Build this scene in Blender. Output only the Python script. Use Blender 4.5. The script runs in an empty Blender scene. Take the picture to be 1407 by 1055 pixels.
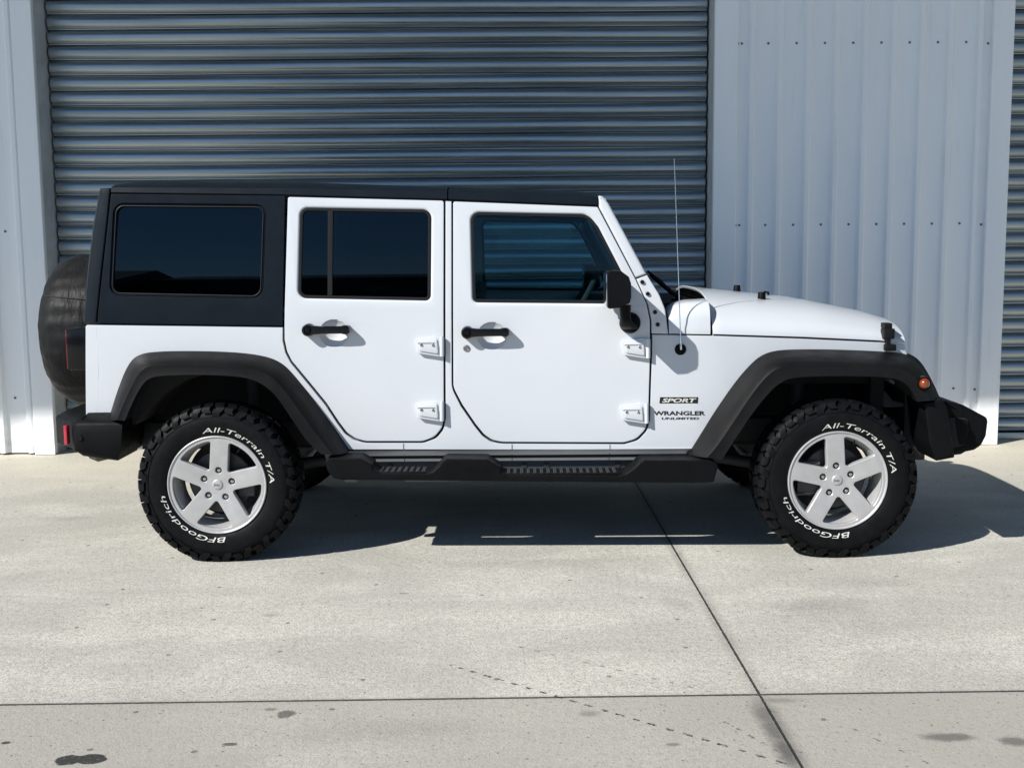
import bpy, bmesh, math, random
from math import sin, cos, pi, radians as R, atan2, sqrt
from mathutils import Vector, Matrix
S = bpy.context.scene
C = S.collection
random.seed(7)

# ------------------------------------------------------------------ camera, sky, sun, exposure
PW, PH, F = 1407.0, 1055.0, 1591.35          # size of the photograph and focal length in its pixels
PITCH, YAW, ROLL, CAMH = 0.1188, 0.0126, -0.0086, 1.498
ex = Vector((cos(YAW), -sin(YAW), 0)); ef = Vector((sin(YAW), cos(YAW), 0)); ez = Vector((0, 0, 1))
AX_D = cos(PITCH)*ef - sin(PITCH)*ez
u0 = sin(PITCH)*ef + cos(PITCH)*ez
AX_R = cos(ROLL)*ex + sin(ROLL)*u0
AX_U = -sin(ROLL)*ex + cos(ROLL)*u0
CAMP = Vector((0, 0, CAMH))
cd = bpy.data.cameras.new('camera'); cam = bpy.data.objects.new('camera', cd); C.objects.link(cam)
m3 = Matrix((AX_R, AX_U, -AX_D)).transposed()
cam.matrix_world = Matrix.Translation(CAMP) @ m3.to_4x4()
cd.sensor_fit = 'HORIZONTAL'; cd.sensor_width = 36; cd.lens = F/PW*36
cd.clip_end = 2000; cd.clip_start = .05
S.camera = cam

CAR_YAW = -0.0199
SUN = Vector((1.32, 1.0, -1.27)); SUN.rotate(Matrix.Rotation(CAR_YAW, 3, 'Z')); SUN.normalize()
w = bpy.data.worlds.new('World'); S.world = w; w.use_nodes = True
sky = w.node_tree.nodes.new('ShaderNodeTexSky'); sky.sky_type = 'NISHITA'; sky.sun_disc = False
sky.sun_elevation = math.asin(-SUN.z); sky.sun_rotation = atan2(-SUN.x, -SUN.y) % (2*pi)
sky.air_density = 1.0; sky.dust_density = 0; sky.ozone_density = 4.0
bg = w.node_tree.nodes['Background']; w.node_tree.links.new(sky.outputs[0], bg.inputs[0]); bg.inputs[1].default_value = .08
sl = bpy.data.lights.new('sun', 'SUN'); sl.energy = 5.0; sl.angle = R(.5); sl.color = (1, .965, .91)
so = bpy.data.objects.new('sun', sl); C.objects.link(so); so.rotation_euler = SUN.to_track_quat('-Z', 'Y').to_euler(); so.location = (-6, -6, 12)
S.view_settings.view_transform = 'Standard'; S.view_settings.look = 'None'; S.view_settings.gamma = 1; S.view_settings.exposure = 0.58

# ------------------------------------------------------------------ pixel of the photograph -> point of the place
def ray(px, py):
    return AX_R*((px-PW/2)/F) + AX_U*((PH/2-py)/F) + AX_D
def wall_pt(px, py, Y):
    d = ray(px, py); t = (Y-CAMP.y)/d.y; p = CAMP + d*t; return p
def ground_pt(px, py, z=0):
    d = ray(px, py); t = (z-CAMP.z)/d.z; return CAMP + d*t
CAR_O = Vector((-1.3382, 5.4416, 0))
CAR_M = Matrix.Translation(CAR_O) @ Matrix.Rotation(CAR_YAW, 4, 'Z'); CAR_I = CAR_M.inverted()
cam_l = CAR_I @ CAMP; rot_i = CAR_I.to_3x3()
def U(px, py, y):                              # pixel -> car-local point on the plane y = const
    d = rot_i @ ray(px, py); t = (y-cam_l.y)/d.y
    return cam_l + d*t
YC = .914                                      # centre plane of the car (0 = outer face of the near tyres)
XN0, XN1 = U(955, 470, .12).x, U(1247, 475, .25).x
def yside(x, z):                               # the side surface of the body
    y = .115
    if z > 1.2: y += (z-1.2)*.066
    else: y += .010*((z-1.0)/.45)**2
    if x > XN0: y += .15*((x-XN0)/(XN1-XN0))**1.25
    return y
def us(px, py, off=0):                         # pixel -> (x, z) on the body side
    y = .12
    for _ in range(4):
        p = U(px, py, y+off); y = yside(p.x, p.z)
    return p.x, p.z

# ------------------------------------------------------------------ materials
def newmat(name):
    m = bpy.data.materials.new(name); m.use_nodes = True
    return m, m.node_tree, m.node_tree.nodes['Principled BSDF']
def N(t, kind, **kw):
    n = t.nodes.new(kind)
    for k, v in kw.items():
        if k.startswith('i_'):
            key = k[2:]; key = int(key) if key.isdigit() else key
            n.inputs[key].default_value = v
        else: setattr(n, k, v)
    return n
def L(t, a, b): t.links.new(a, b)
def mth(t, op, a, b=None, clamp=False):
    n = t.nodes.new('ShaderNodeMath'); n.operation = op; n.use_clamp = clamp
    for i, v in enumerate((a, b)):
        if v is None: continue
        if isinstance(v, (int, float)): n.inputs[i].default_value = v
        else: t.links.new(v, n.inputs[i])
    return n.outputs[0]
def mapr(t, v, a, b, c, d):
    n = t.nodes.new('ShaderNodeMapRange'); n.interpolation_type = 'SMOOTHSTEP'
    t.links.new(v, n.inputs[0])
    for i, k in enumerate((a, b, c, d)): n.inputs[i+1].default_value = k
    return n.outputs[0]
def mixc(t, f, a, b):
    n = t.nodes.new('ShaderNodeMix'); n.data_type = 'RGBA'
    if isinstance(f, (int, float)): n.inputs[0].default_value = f
    else: t.links.new(f, n.inputs[0])
    for i, v in ((6, a), (7, b)):
        if isinstance(v, tuple): n.inputs[i].default_value = (*v, 1)
        else: t.links.new(v, n.inputs[i])
    return n.outputs[2]
def coords(t, scale=(1, 1, 1)):
    tc = t.nodes.new('ShaderNodeTexCoord'); mp = t.nodes.new('ShaderNodeMapping'); mp.inputs['Scale'].default_value = scale
    t.links.new(tc.outputs['Object'], mp.inputs[0]); return mp.outputs[0]
def noise(t, vec, scale, detail=4, rough=.55, dist=0):
    n = N(t, 'ShaderNodeTexNoise', i_Scale=scale, i_Detail=detail, i_Roughness=rough, i_Distortion=dist)
    t.links.new(vec, n.inputs['Vector']); return n.outputs['Fac']
def simple(name, col, rough=.5, metal=0, coat=0, bump=0, bscale=400, var=.0, vscale=6, spec=.5, rvar=0):
    m, t, b = newmat(name)
    b.inputs['Base Color'].default_value = (*col, 1); b.inputs['Roughness'].default_value = rough; b.inputs['Metallic'].default_value = metal
    b.inputs['Coat Weight'].default_value = coat; b.inputs['Coat Roughness'].default_value = .04; b.inputs['Specular IOR Level'].default_value = spec
    v = coords(t)
    if var:
        f = noise(t, v, vscale, 6, .65)
        c = mixc(t, mapr(t, f, .3, .7, 0, 1), tuple(x*(1-var) for x in col), tuple(min(1, x*(1+var)) for x in col)); L(t, c, b.inputs['Base Color'])
    if rvar:
        f2 = noise(t, v, vscale*2.3, 5, .6); L(t, mapr(t, f2, .3, .7, rough-rvar, rough+rvar), b.inputs['Roughness'])
    if bump:
        bn = N(t, 'ShaderNodeBump', i_Strength=bump, i_Distance=.002); L(t, noise(t, v, bscale, 3, .6), bn.inputs['Height']); L(t, bn.outputs[0], b.inputs['Normal'])
    return m
M = {}
M['paint'] = simple('white_paint', (.515, .54, .57), .32, coat=.6, var=.012, vscale=3)
M['plastic'] = simple('black_plastic', (.0036, .004, .0047), .5, spec=.085, bump=.25, bscale=700, var=.2, vscale=8, rvar=.06)
M['flare'] = simple('flare_plastic', (.0065, .0066, .007), .46, spec=.13, bump=.22, bscale=600, var=.22, vscale=5, rvar=.07)
M['top'] = simple('hard_top_black', (.0048, .008, .0125), .38, spec=.14, bump=.06, bscale=500, var=.1, rvar=.04)
M['gap'] = simple('shadow_gap_black', (.006, .006, .007), .8)
M['rubber'] = simple('tyre_rubber', (.0034, .0037, .0044), .54, spec=.12, bump=.3, bscale=250, var=.35, vscale=14, rvar=.1)
M['seal'] = simple('window_rubber', (.006, .006, .0065), .45, spec=.3)
M['alloy'] = simple('silver_alloy', (.43, .43, .43), .36, metal=.4, var=.05, vscale=20, rvar=.05)
M['steel'] = simple('bare_steel', (.35, .35, .36), .4, metal=1, var=.2, vscale=30)
M['chrome'] = simple('bright_steel', (.6, .6, .62), .15, metal=1)
M['under'] = simple('underbody_black', (.008, .008, .009), .7, var=.3)
M['white_letter'] = simple('white_lettering', (.56, .55, .51), .6, var=.25, vscale=45)
M['black_letter'] = simple('black_decal', (.008, .008, .008), .35)
M['seam'] = simple('seam_sealer', (.12, .125, .13), .6)
M['seam_light'] = simple('seam_light', (.6, .61, .63), .5)
M['gloss_black'] = simple('gloss_black', (.004, .0042, .005), .14, spec=.3)
M['red'] = simple('red_reflector', (.42, .03, .05), .2, coat=.6)
M['red_dark'] = simple('smoked_red_lens', (.12, .008, .012), .12, coat=.6)
M['amber'] = simple('amber_lens', (.17, .032, .007), .12, coat=.8)
M['grip'] = simple('worn_grip', (.05, .05, .05), .45)
M['seatcloth'] = simple('seat_cloth', (.02, .02, .022), .9)
def cover_mat():
    m, t, b = newmat('vinyl_cover'); b.inputs['Base Color'].default_value = (.028, .027, .027, 1); b.inputs['Roughness'].default_value = .5; b.inputs['Specular IOR Level'].default_value = .13
    v = coords(t, (1, 1, 1)); f = noise(t, v, 9, 3, .5, 1.0)
    f2 = noise(t, coords(t, (4.5, 3, 1.5)), 2.6, 4, .55, 1.4)
    L(t, mixc(t, mapr(t, f, .3, .7, 0, 1), (.0045, .0047, .0055), (.010, .0102, .0108)), b.inputs['Base Color'])
    bn = N(t, 'ShaderNodeBump', i_Strength=.5, i_Distance=.016); L(t, mth(t, 'ADD', mth(t, 'MULTIPLY', f, .25), f2), bn.inputs['Height']); L(t, bn.outputs[0], b.inputs['Normal']); return m
M['cover'] = cover_mat()
def glass(name, tint):
    m = bpy.data.materials.new(name); m.use_nodes = True; t = m.node_tree; t.nodes.clear()
    o = t.nodes.new('ShaderNodeOutputMaterial'); mx = t.nodes.new('ShaderNodeMixShader'); tr = t.nodes.new('ShaderNodeBsdfTransparent'); gl = t.nodes.new('ShaderNodeBsdfGlossy')
    tr.inputs[0].default_value = (*tint, 1); gl.inputs['Roughness'].default_value = .004; gl.inputs[0].default_value = (.5, .78, 1, 1)
    fr = t.nodes.new('ShaderNodeFresnel'); fr.inputs[0].default_value = 1.4
    L(t, fr.outputs[0], mx.inputs[0]); L(t, tr.outputs[0], mx.inputs[1]); L(t, gl.outputs[0], mx.inputs[2]); L(t, mx.outputs[0], o.inputs[0]); return m
M['privacy'] = glass('privacy_glass', (.035, .045, .06))
M['tint'] = glass('tinted_glass', (.42, .68, .72))

# ------------------------------------------------------------------ mesh helpers
def finish(name, bm, mat, parent=None, ang=35, flip=True, wn=False):
    if flip: bmesh.ops.recalc_face_normals(bm, faces=bm.faces)
    me = bpy.data.meshes.new(name); bm.to_mesh(me); bm.free()
    me.materials.append(M[mat] if isinstance(mat, str) else mat)
    me.shade_smooth()
    me.set_sharp_from_angle(angle=R(ang))
    o = bpy.data.objects.new(name, me); C.objects.link(o)
    if parent: o.parent = parent
    if wn:
        md = o.modifiers.new('wn', 'WEIGHTED_NORMAL'); md.keep_sharp = True
    return o
def bake(o):                                   # apply modifiers without operators
    dg = bpy.context.evaluated_depsgraph_get(); me = bpy.data.meshes.new_from_object(o.evaluated_get(dg)); old = o.data
    o.modifiers.clear(); o.data = me; bpy.data.meshes.remove(old); return o
def tag(o, label, cat, group=None, kind=None):
    if label: o['label'] = label
    if cat: o['category'] = cat
    if group: o['group'] = group
    if kind: o['kind'] = kind
    return o
def empty(name, loc=(0, 0, 0), rz=0):
    o = bpy.data.objects.new(name, None); C.objects.link(o); o.location = loc; o.rotation_euler.z = rz; o.empty_display_size = .3; return o
def rnd(pts, seg=7):                           # round the corners of a polygon: (x, y, radius)
    out = []; n = len(pts)
    for i, p in enumerate(pts):
        if len(p) < 3 or p[2] <= 0: out.append((p[0], p[1])); continue
        a = Vector(pts[i-1][:2]); b = Vector(p[:2]); c = Vector(pts[(i+1) % n][:2])
        d1 = (a-b).normalized(); d2 = (c-b).normalized(); half = d1.angle(d2)/2
        l = min(p[2]/math.tan(half), (a-b).length*.49, (c-b).length*.49); r = l*math.tan(half)
        ctr = b + (d1+d2).normalized()*(r/sin(half))
        s = b+d1*l-ctr; e = b+d2*l-ctr; a0 = atan2(s.y, s.x); a1 = atan2(e.y, e.x); da = (a1-a0+pi) % (2*pi)-pi
        for k in range(seg+1):
            q = a0+da*k/seg; out.append((ctr.x+r*cos(q), ctr.y+r*sin(q)))
    return out
def prism_bm(loops, y0, y1, bevel=0, seg=2, hbev=0):    # loops of (x, z): outline and holes, extruded along y; front face is y0
    bm = bmesh.new(); es = []; nout = len(loops[0])
    for lp in loops:
        vs = [bm.verts.new((x, y0, z)) for x, z in lp]
        for i in range(len(vs)): es.append(bm.edges.new((vs[i], vs[(i+1) % len(vs)])))
    r = bmesh.ops.triangle_fill(bm, use_beauty=True, use_dissolve=False, edges=es, normal=(0, -1, 0))
    faces = [f for f in bm.faces]; front_edges = [e for e in bm.edges if len(e.link_faces) == 1]
    ret = bmesh.ops.extrude_face_region(bm, geom=faces, use_keep_orig=True)
    nv = [g for g in ret['geom'] if isinstance(g, bmesh.types.BMVert)]
    for v in nv: v.co.y = y1
    bmesh.ops.recalc_face_normals(bm, faces=bm.faces)
    if hbev:
        hs = {e for e in es[nout:] if e.is_valid}; bmesh.ops.bevel(bm, geom=list(hs), offset=hbev, segments=3, affect='EDGES', profile=.5, clamp_overlap=False)
        fe = [e for e in es[:nout] if e.is_valid]; bmesh.ops.bevel(bm, geom=fe, offset=bevel, segments=seg, affect='EDGES', profile=.6, clamp_overlap=False)
    elif bevel:
        fe = [e for e in bm.edges if len(e.link_faces) == 2 and all(abs(v.co.y-y0) < 1e-6 for v in e.verts) and any(abs(f.normal.y) < .5 for f in e.link_faces)]
        bmesh.ops.bevel(bm, geom=fe, offset=bevel, segments=seg, affect='EDGES', profile=.6, clamp_overlap=False)
    return bm
ZL = [.45, .55, .65, .75, .85, .95, 1.05, 1.12, 1.2, 1.35, 1.5, 1.65]
def side_panel(name, outline, holes=(), mat='paint', thick=.03, off=0, parent=None, bevel=.004, surf=yside, px=True, xl=(), seg=2, hbev=0):
    conv = (lambda q: us(q[0], q[1], off)) if px else (lambda q: q)
    loops = [[conv(q) for q in outline]] + [[conv(q) for q in h] for h in holes]
    bm = prism_bm(loops, 0, thick, bevel, seg, hbev)
    for z in ZL: bmesh.ops.bisect_plane(bm, geom=bm.verts[:]+bm.edges[:]+bm.faces[:], plane_co=(0, 0, z), plane_no=(0, 0, 1))
    for x in xl: bmesh.ops.bisect_plane(bm, geom=bm.verts[:]+bm.edges[:]+bm.faces[:], plane_co=(x, 0, 0), plane_no=(1, 0, 0))
    for v in bm.verts: v.co.y += surf(v.co.x, v.co.z)+off
    return finish(name, bm, mat, parent, 40, wn=True)
def loft(rows, closed=False, caps=False):
    bm = bmesh.new(); V = [[bm.verts.new(p) for p in r] for r in rows]; n = len(rows[0])
    for a, b in zip(V, V[1:]):
        for i in range(n if closed else n-1):
            j = (i+1) % n
            try: bm.faces.new((a[i], a[j], b[j], b[i]))
            except ValueError: pass
    if caps:
        for r in (V[0], V[-1]):
            try: bm.faces.new(r)
            except ValueError: pass
    return bm
def lathe(prof, seg=96, bm=None, c=(0, 0, 0)):  # profile of (r, y), axis y
    bm = bm or bmesh.new(); V = []
    for r, y in prof: V.append([bm.verts.new((c[0]+r*cos(2*pi*i/seg), c[1]+y, c[2]+r*sin(2*pi*i/seg))) for i in range(seg)])
    for a, b in zip(V, V[1:]):
        for i in range(seg): bm.faces.new((a[i], a[(i+1) % seg], b[(i+1) % seg], b[i]))
    for k in (0, -1):
        if prof[k][0] < .0011: bmesh.ops.remove_doubles(bm, verts=V[k], dist=.0025)
    return bm
def box(bm, lo, hi, bev=0):
    r = bmesh.ops.create_cube(bm, size=1); vs = r['verts']
    for v in vs: v.co = Vector([(lo[i]+hi[i])/2+v.co[i]*(hi[i]-lo[i]) for i in range(3)])
    if bev:
        es = list({e for v in vs for e in v.link_edges}); bmesh.ops.bevel(bm, geom=es, offset=bev, segments=2, affect='EDGES', profile=.6)
    return bm
def tube(bm, pts, r, seg=10):
    pts = [Vector(p) for p in pts]; rs = r if isinstance(r, (list, tuple)) else [r]*len(pts); V = []
    for i, p in enumerate(pts):
        d = (pts[min(i+1, len(pts)-1)]-pts[max(i-1, 0)]).normalized(); a = d.cross(Vector((0, 0, 1)))
        if a.length < .05: a = d.cross(Vector((1, 0, 0)))
        a.normalize(); b = d.cross(a)
        V.append([bm.verts.new(p+(a*cos(2*pi*k/seg)+b*sin(2*pi*k/seg))*rs[i]) for k in range(seg)])
    for a, b in zip(V, V[1:]):
        for k in range(seg): bm.faces.new((a[k], a[(k+1) % seg], b[(k+1) % seg], b[k]))
    bm.faces.new(V[0]); bm.faces.new(V[-1]); return bm
def resample(pl, n):
    pl = [Vector(p) for p in pl]; ds = [0]
    for a, b in zip(pl, pl[1:]): ds.append(ds[-1]+(b-a).length)
    out = []; j = 0
    for i in range(n):
        s = ds[-1]*i/(n-1)
        while j < len(ds)-2 and ds[j+1] < s: j += 1
        q = (s-ds[j])/max(1e-9, ds[j+1]-ds[j]); out.append(pl[j].lerp(pl[j+1], min(1, max(0, q))))
    return out
def smooth_poly(pl, it=2):
    pl = [Vector(p) for p in pl]
    for _ in range(it):
        o = [pl[0]]
        for a, b in zip(pl, pl[1:]): o += [a.lerp(b, .25), a.lerp(b, .75)]
        o.append(pl[-1]); pl = o
    return pl
def interp(tab, x):
    if x <= tab[0][0]: return tab[0][1]
    for (a, b), (c, d) in zip(tab, tab[1:]):
        if x <= c: return b+(d-b)*(x-a)/(c-a)
    return tab[-1][1]
def text_mesh(s, size=1, off=.0, shear=0, sx=1, space=1):   # text as a flat bmesh in (x, y), origin at left baseline
    cu = bpy.data.curves.new('lettering', 'FONT'); cu.body = s; cu.size = size; cu.offset = off; cu.shear = shear; cu.space_character = space; cu.resolution_u = 3; cu.fill_mode = 'BOTH'; cu.extrude = .0
    o = bpy.data.objects.new('lettering', cu); C.objects.link(o)
    dg = bpy.context.evaluated_depsgraph_get(); dg.update(); me = bpy.data.meshes.new_from_object(o.evaluated_get(dg))
    bm = bmesh.new(); bm.from_mesh(me); bpy.data.objects.remove(o); bpy.data.curves.remove(cu); bpy.data.meshes.remove(me)
    for v in bm.verts: v.co.x *= sx
    return bm
def mirror_part(o, parent):                    # the same part on the far side of the car
    me = o.data.copy()
    off = o.location.copy()
    for v in me.vertices: v.co.y = -v.co.y
    me.flip_normals()
    c = bpy.data.objects.new(o.name.split('.')[0], me); C.objects.link(c); c.parent = parent
    c.location = off; c.location.y = (2*YC-off.y) if parent is CAR else -off.y
    if 'label' in o: c['label'] = o['label']
    for md in o.modifiers:
        if md.type == 'WEIGHTED_NORMAL': k = c.modifiers.new('wn', 'WEIGHTED_NORMAL'); k.keep_sharp = True
    for ch in list(o.children): mirror_part(ch, c)
    return c

# ------------------------------------------------------------------ the ground: one concrete sheet
JY, JX = 3.7169, .8678
def concrete():
    m, t, b = newmat('concrete')
    P = coords(t); sep = t.nodes.new('ShaderNodeSeparateXYZ'); L(t, P, sep.inputs[0])
    nb = noise(t, P, .55, 6, .6, .4); nm = noise(t, P, 2.6, 7, .62, .3); nf = noise(t, P, 38, 5, .7); ns = noise(t, P, 130, 3, .7)
    nx = noise(t, coords(t, (.7, 1.5, 1)), 1.4, 7, .62, .7)
    col = mixc(t, mapr(t, nb, .32, .68, 0, 1), (.485, .475, .435), (.60, .59, .545))
    col = mixc(t, mapr(t, nm, .35, .68, 0, .7), col, (.68, .665, .61))
    col = mixc(t, mapr(t, nx, .36, .66, .75, 0), col, (.42, .41, .385))
    col = mixc(t, mapr(t, nf, .3, .62, .5, 0), col, (.29, .282, .262))
    col = mixc(t, mapr(t, ns, .36, .54, .75, 0), col, (.25, .243, .225))
    warm = mapr(t, sep.outputs[1], 6.6, 8.2, 0, .55)
    col = mixc(t, warm, col, (.60, .555, .46))
    # the part of the slab nearer the camera is dirtier
    dirty = mth(t, 'MULTIPLY', mapr(t, sep.outputs[1], JY-.02, JY+.02, 1, 0), mapr(t, nb, .3, .7, .85, .5))
    col = mixc(t, dirty, col, (.33, .317, .29))
    mask = None
    wob = noise(t, P, 16, 5, .65); wobf = noise(t, P, 60, 4, .65)
    def ellipse(px, py, a, bb, amt, ang=0, soft=.25, amp=.9):
        nonlocal mask
        g = ground_pt(px, py)
        mp = N(t, 'ShaderNodeMapping', vector_type='TEXTURE'); mp.inputs[1].default_value = (g.x, g.y, 0); mp.inputs[2].default_value = (0, 0, ang); mp.inputs[3].default_value = (a, bb, 1)
        L(t, P, mp.inputs[0]); ln = N(t, 'ShaderNodeVectorMath', operation='LENGTH'); L(t, mp.outputs[0], ln.inputs[0])
        v = mth(t, 'ADD', ln.outputs['Value'], mth(t, 'MULTIPLY', mth(t, 'SUBTRACT', wob, .5), amp*2))
        v = mapr(t, v, 1-soft, 1+soft, amt, 0)
        mask = v if mask is None else mth(t, 'MAXIMUM', mask, v)
    for e in ((94, 1044, .042, .034, .97, 0, .08, .45), (124, 1042, .046, .036, .97, 0, .08, .45), (393, 981, .035, .03, .7, 0, .2, .9), (372, 974, .02, .012, .5, 0, .3, .9),
              (316, 1022, .022, .012, .75, 0, .25, .8), (8, 1020, .014, .01, .9, 0, .2, .5), (1300, 1012, .07, .028, .6, 0, .5, .9), (1400, 1018, .05, .03, .6, 0, .5, .9),
              (1130, 832, .17, .11, .2, .3, .9, 1.2), (1200, 860, .3, .15, .12, 0, .9, 1), (1155, 800, .22, .07, .1, 0, .9, 1), (930, 830, .05, .08, .16, .5, .8, 1),
              (555, 815, .02, .012, .4, 0, .5, .8), (370, 845, .03, .02, .3, 0, .6, .9), (520, 1000, .25, .08, .14, 0, .9, 1), (85, 712, .12, .05, .18, 0, .8, 1), (170, 845, .4, .15, .1, 0, .9, 1),
              (705, 772, .5, .05, .1, 0, .9, 1), (1052, 982, .035, .10, .55, 0, .8, .7), (1064, 1005, .03, .10, .6, 0, .8, .8), (1080, 1032, .03, .10, .7, 0, .8, .8), (1068, 962, .05, .02, .35, 0, .8, .8), (810, 980, .03, .02, .35, 0, .6, .8), (925, 1022, .02, .012, .5, 0, .4, .8)):
        ellipse(*e)
    # small dark spots scattered over the slab
    vo = N(t, 'ShaderNodeTexVoronoi', i_Scale=2.6, i_Randomness=1.0, voronoi_dimensions='2D'); L(t, P, vo.inputs['Vector'])
    sc = N(t, 'ShaderNodeSeparateColor'); L(t, vo.outputs['Color'], sc.inputs[0])
    dots = mth(t, 'MULTIPLY', mapr(t, mth(t, 'ADD', vo.outputs['Distance'], mth(t, 'MULTIPLY', wobf, .03)), .034, .046, 1, 0), mth(t, 'GREATER_THAN', sc.outputs[0], .55))
    vo2 = N(t, 'ShaderNodeTexVoronoi', i_Scale=11, i_Randomness=1.0, voronoi_dimensions='2D'); L(t, P, vo2.inputs['Vector'])
    sc2 = N(t, 'ShaderNodeSeparateColor'); L(t, vo2.outputs['Color'], sc2.inputs[0])
    dots2 = mth(t, 'MULTIPLY', mapr(t, vo2.outputs['Distance'], .03, .06, .8, 0), mth(t, 'GREATER_THAN', sc2.outputs[0], .72))
    mask = mth(t, 'MAXIMUM', mask, mth(t, 'MAXIMUM', mth(t, 'MULTIPLY', dots, .6), mth(t, 'MULTIPLY', dots2, .75)))
    # broken tyre scuffs
    def dashes(p0, p1, half, pitch, duty, amt):
        nonlocal mask
        a = ground_pt(*p0); c = ground_pt(*p1); d = c-a; ln = d.length
        mp = N(t, 'ShaderNodeMapping', vector_type='TEXTURE'); mp.inputs[1].default_value = (a.x, a.y, 0); mp.inputs[2].default_value = (0, 0, atan2(d.y, d.x))
        L(t, P, mp.inputs[0]); s = t.nodes.new('ShaderNodeSeparateXYZ'); L(t, mp.outputs[0], s.inputs[0])
        along = mth(t, 'ADD', s.outputs[0], mth(t, 'MULTIPLY', wob, .05)); across = mth(t, 'ADD', s.outputs[1], mth(t, 'MULTIPLY', mth(t, 'SUBTRACT', wobf, .5), .022))
        on = mth(t, 'LESS_THAN', mth(t, 'FRACT', mth(t, 'DIVIDE', along, pitch)), duty)
        v = mth(t, 'MULTIPLY', mth(t, 'MULTIPLY', on, mth(t, 'LESS_THAN', mth(t, 'ABSOLUTE', across), half)), mth(t, 'MULTIPLY', mth(t, 'GREATER_THAN', s.outputs[0], 0), mth(t, 'LESS_THAN', s.outputs[0], ln)))
        v = mth(t, 'MULTIPLY', v, mapr(t, wobf, .3, .6, amt*.25, amt))
        mask = mth(t, 'MAXIMUM', mask, v)
    dashes((618, 913), (1085, 1050), .0055, .062, .5, .95); dashes((700, 885), (985, 952), .005, .07, .35, .55); dashes((985, 985), (1075, 1035), .005, .06, .4, .7)
    dashes((1150, 990), (1290, 1055), .004, .09, .25, .7)
    col = mixc(t, mask, col, (.026, .026, .028))
    # sawn joints
    dx = mth(t, 'ABSOLUTE', mth(t, 'ADD', mth(t, 'SUBTRACT', sep.outputs[0], JX), mth(t, 'MULTIPLY', mth(t, 'SUBTRACT', wobf, .5), .006)))
    dy = mth(t, 'ABSOLUTE', mth(t, 'ADD', mth(t, 'SUBTRACT', sep.outputs[1], JY), mth(t, 'MULTIPLY', mth(t, 'SUBTRACT', wobf, .5), .006)))
    jx = mapr(t, dx, .0025, .0060, .93, 0); jy = mapr(t, dy, .0035, .009, .9, 0)
    edge = mth(t, 'MAXIMUM', mapr(t, dx, .01, .05, .3, 0), mapr(t, dy, .01, .03, .12, 0))
    col = mixc(t, mth(t, 'MULTIPLY', edge, mapr(t, nm, .3, .6, .2, 1)), col, (.10, .095, .09))
    jo = mth(t, 'MAXIMUM', jx, jy); col = mixc(t, jo, col, (.02, .02, .02))
    pits = mapr(t, noise(t, P, 75, 2, .5), .30, .40, .55, 0); col = mixc(t, pits, col, (.17, .165, .15))
    mm = N(t, 'ShaderNodeMix', data_type='RGBA', blend_type='MULTIPLY'); mm.inputs[0].default_value = 1; L(t, col, mm.inputs[6]); mm.inputs[7].default_value = (.95, .945, .91, 1); col = mm.outputs[2]
    L(t, col, b.inputs['Base Color']); L(t, mapr(t, nf, .3, .7, .62, .85), b.inputs['Roughness']); b.inputs['Specular IOR Level'].default_value = .35
    bn = N(t, 'ShaderNodeBump', i_Strength=.7, i_Distance=.006)
    h = mth(t, 'SUBTRACT', mth(t, 'ADD', mth(t, 'MULTIPLY', nf, .6), mth(t, 'MULTIPLY', ns, .5)), mth(t, 'MULTIPLY', jo, 1.6)); L(t, h, bn.inputs['Height']); L(t, bn.outputs[0], b.inputs['Normal'])
    return m
bm = bmesh.new(); bmesh.ops.create_grid(bm, x_segments=2, y_segments=2, size=400)
g = finish('ground', bm, concrete(), flip=False); tag(g, 'sunlit grey concrete apron in front of the warehouse', 'ground', kind='structure')

# ------------------------------------------------------------------ the warehouse
D = 8.4369; DS = D+.27                          # face of the flashings, and the roller curtains set back
def cladding_mat():
    m, t, b = newmat('cladding_paint'); v = coords(t, (1, 1, .12)); f = noise(t, v, 5, 6, .6); f2 = noise(t, coords(t), .9, 4, .5)
    c = mixc(t, mapr(t, f, .35, .68, 0, 1), (.84, .87, .885), (.88, .90, .905)); c = mixc(t, mapr(t, f2, .35, .65, 0, .25), c, (.80, .82, .835))
    sz = t.nodes.new('ShaderNodeSeparateXYZ'); L(t, coords(t), sz.inputs[0])
    spl = mth(t, 'MULTIPLY', mapr(t, sz.outputs[2], .0, .28, .5, 0), mapr(t, noise(t, coords(t, (1, 1, .6)), 14, 5, .65), .38, .62, 0, 1)); c = mixc(t, spl, c, (.42, .39, .34))
    run = mth(t, 'MULTIPLY', mapr(t, noise(t, coords(t, (1, 1, .05)), 22, 4, .6), .58, .72, 0, .3), mapr(t, f2, .4, .6, 0, 1)); c = mixc(t, run, c, (.52, .54, .55))
    L(t, c, b.inputs['Base Color']); b.inputs['Roughness'].default_value = .42; L(t, mapr(t, f, .3, .7, .36, .5), b.inputs['Roughness'])
    bn = N(t, 'ShaderNodeBump', i_Strength=.12, i_Distance=.02); L(t, noise(t, coords(t, (1, 1, .3)), 3.5, 3, .5), bn.inputs['Height']); L(t, bn.outputs[0], b.inputs['Normal']); return m
M['clad'] = cladding_mat()
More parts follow.
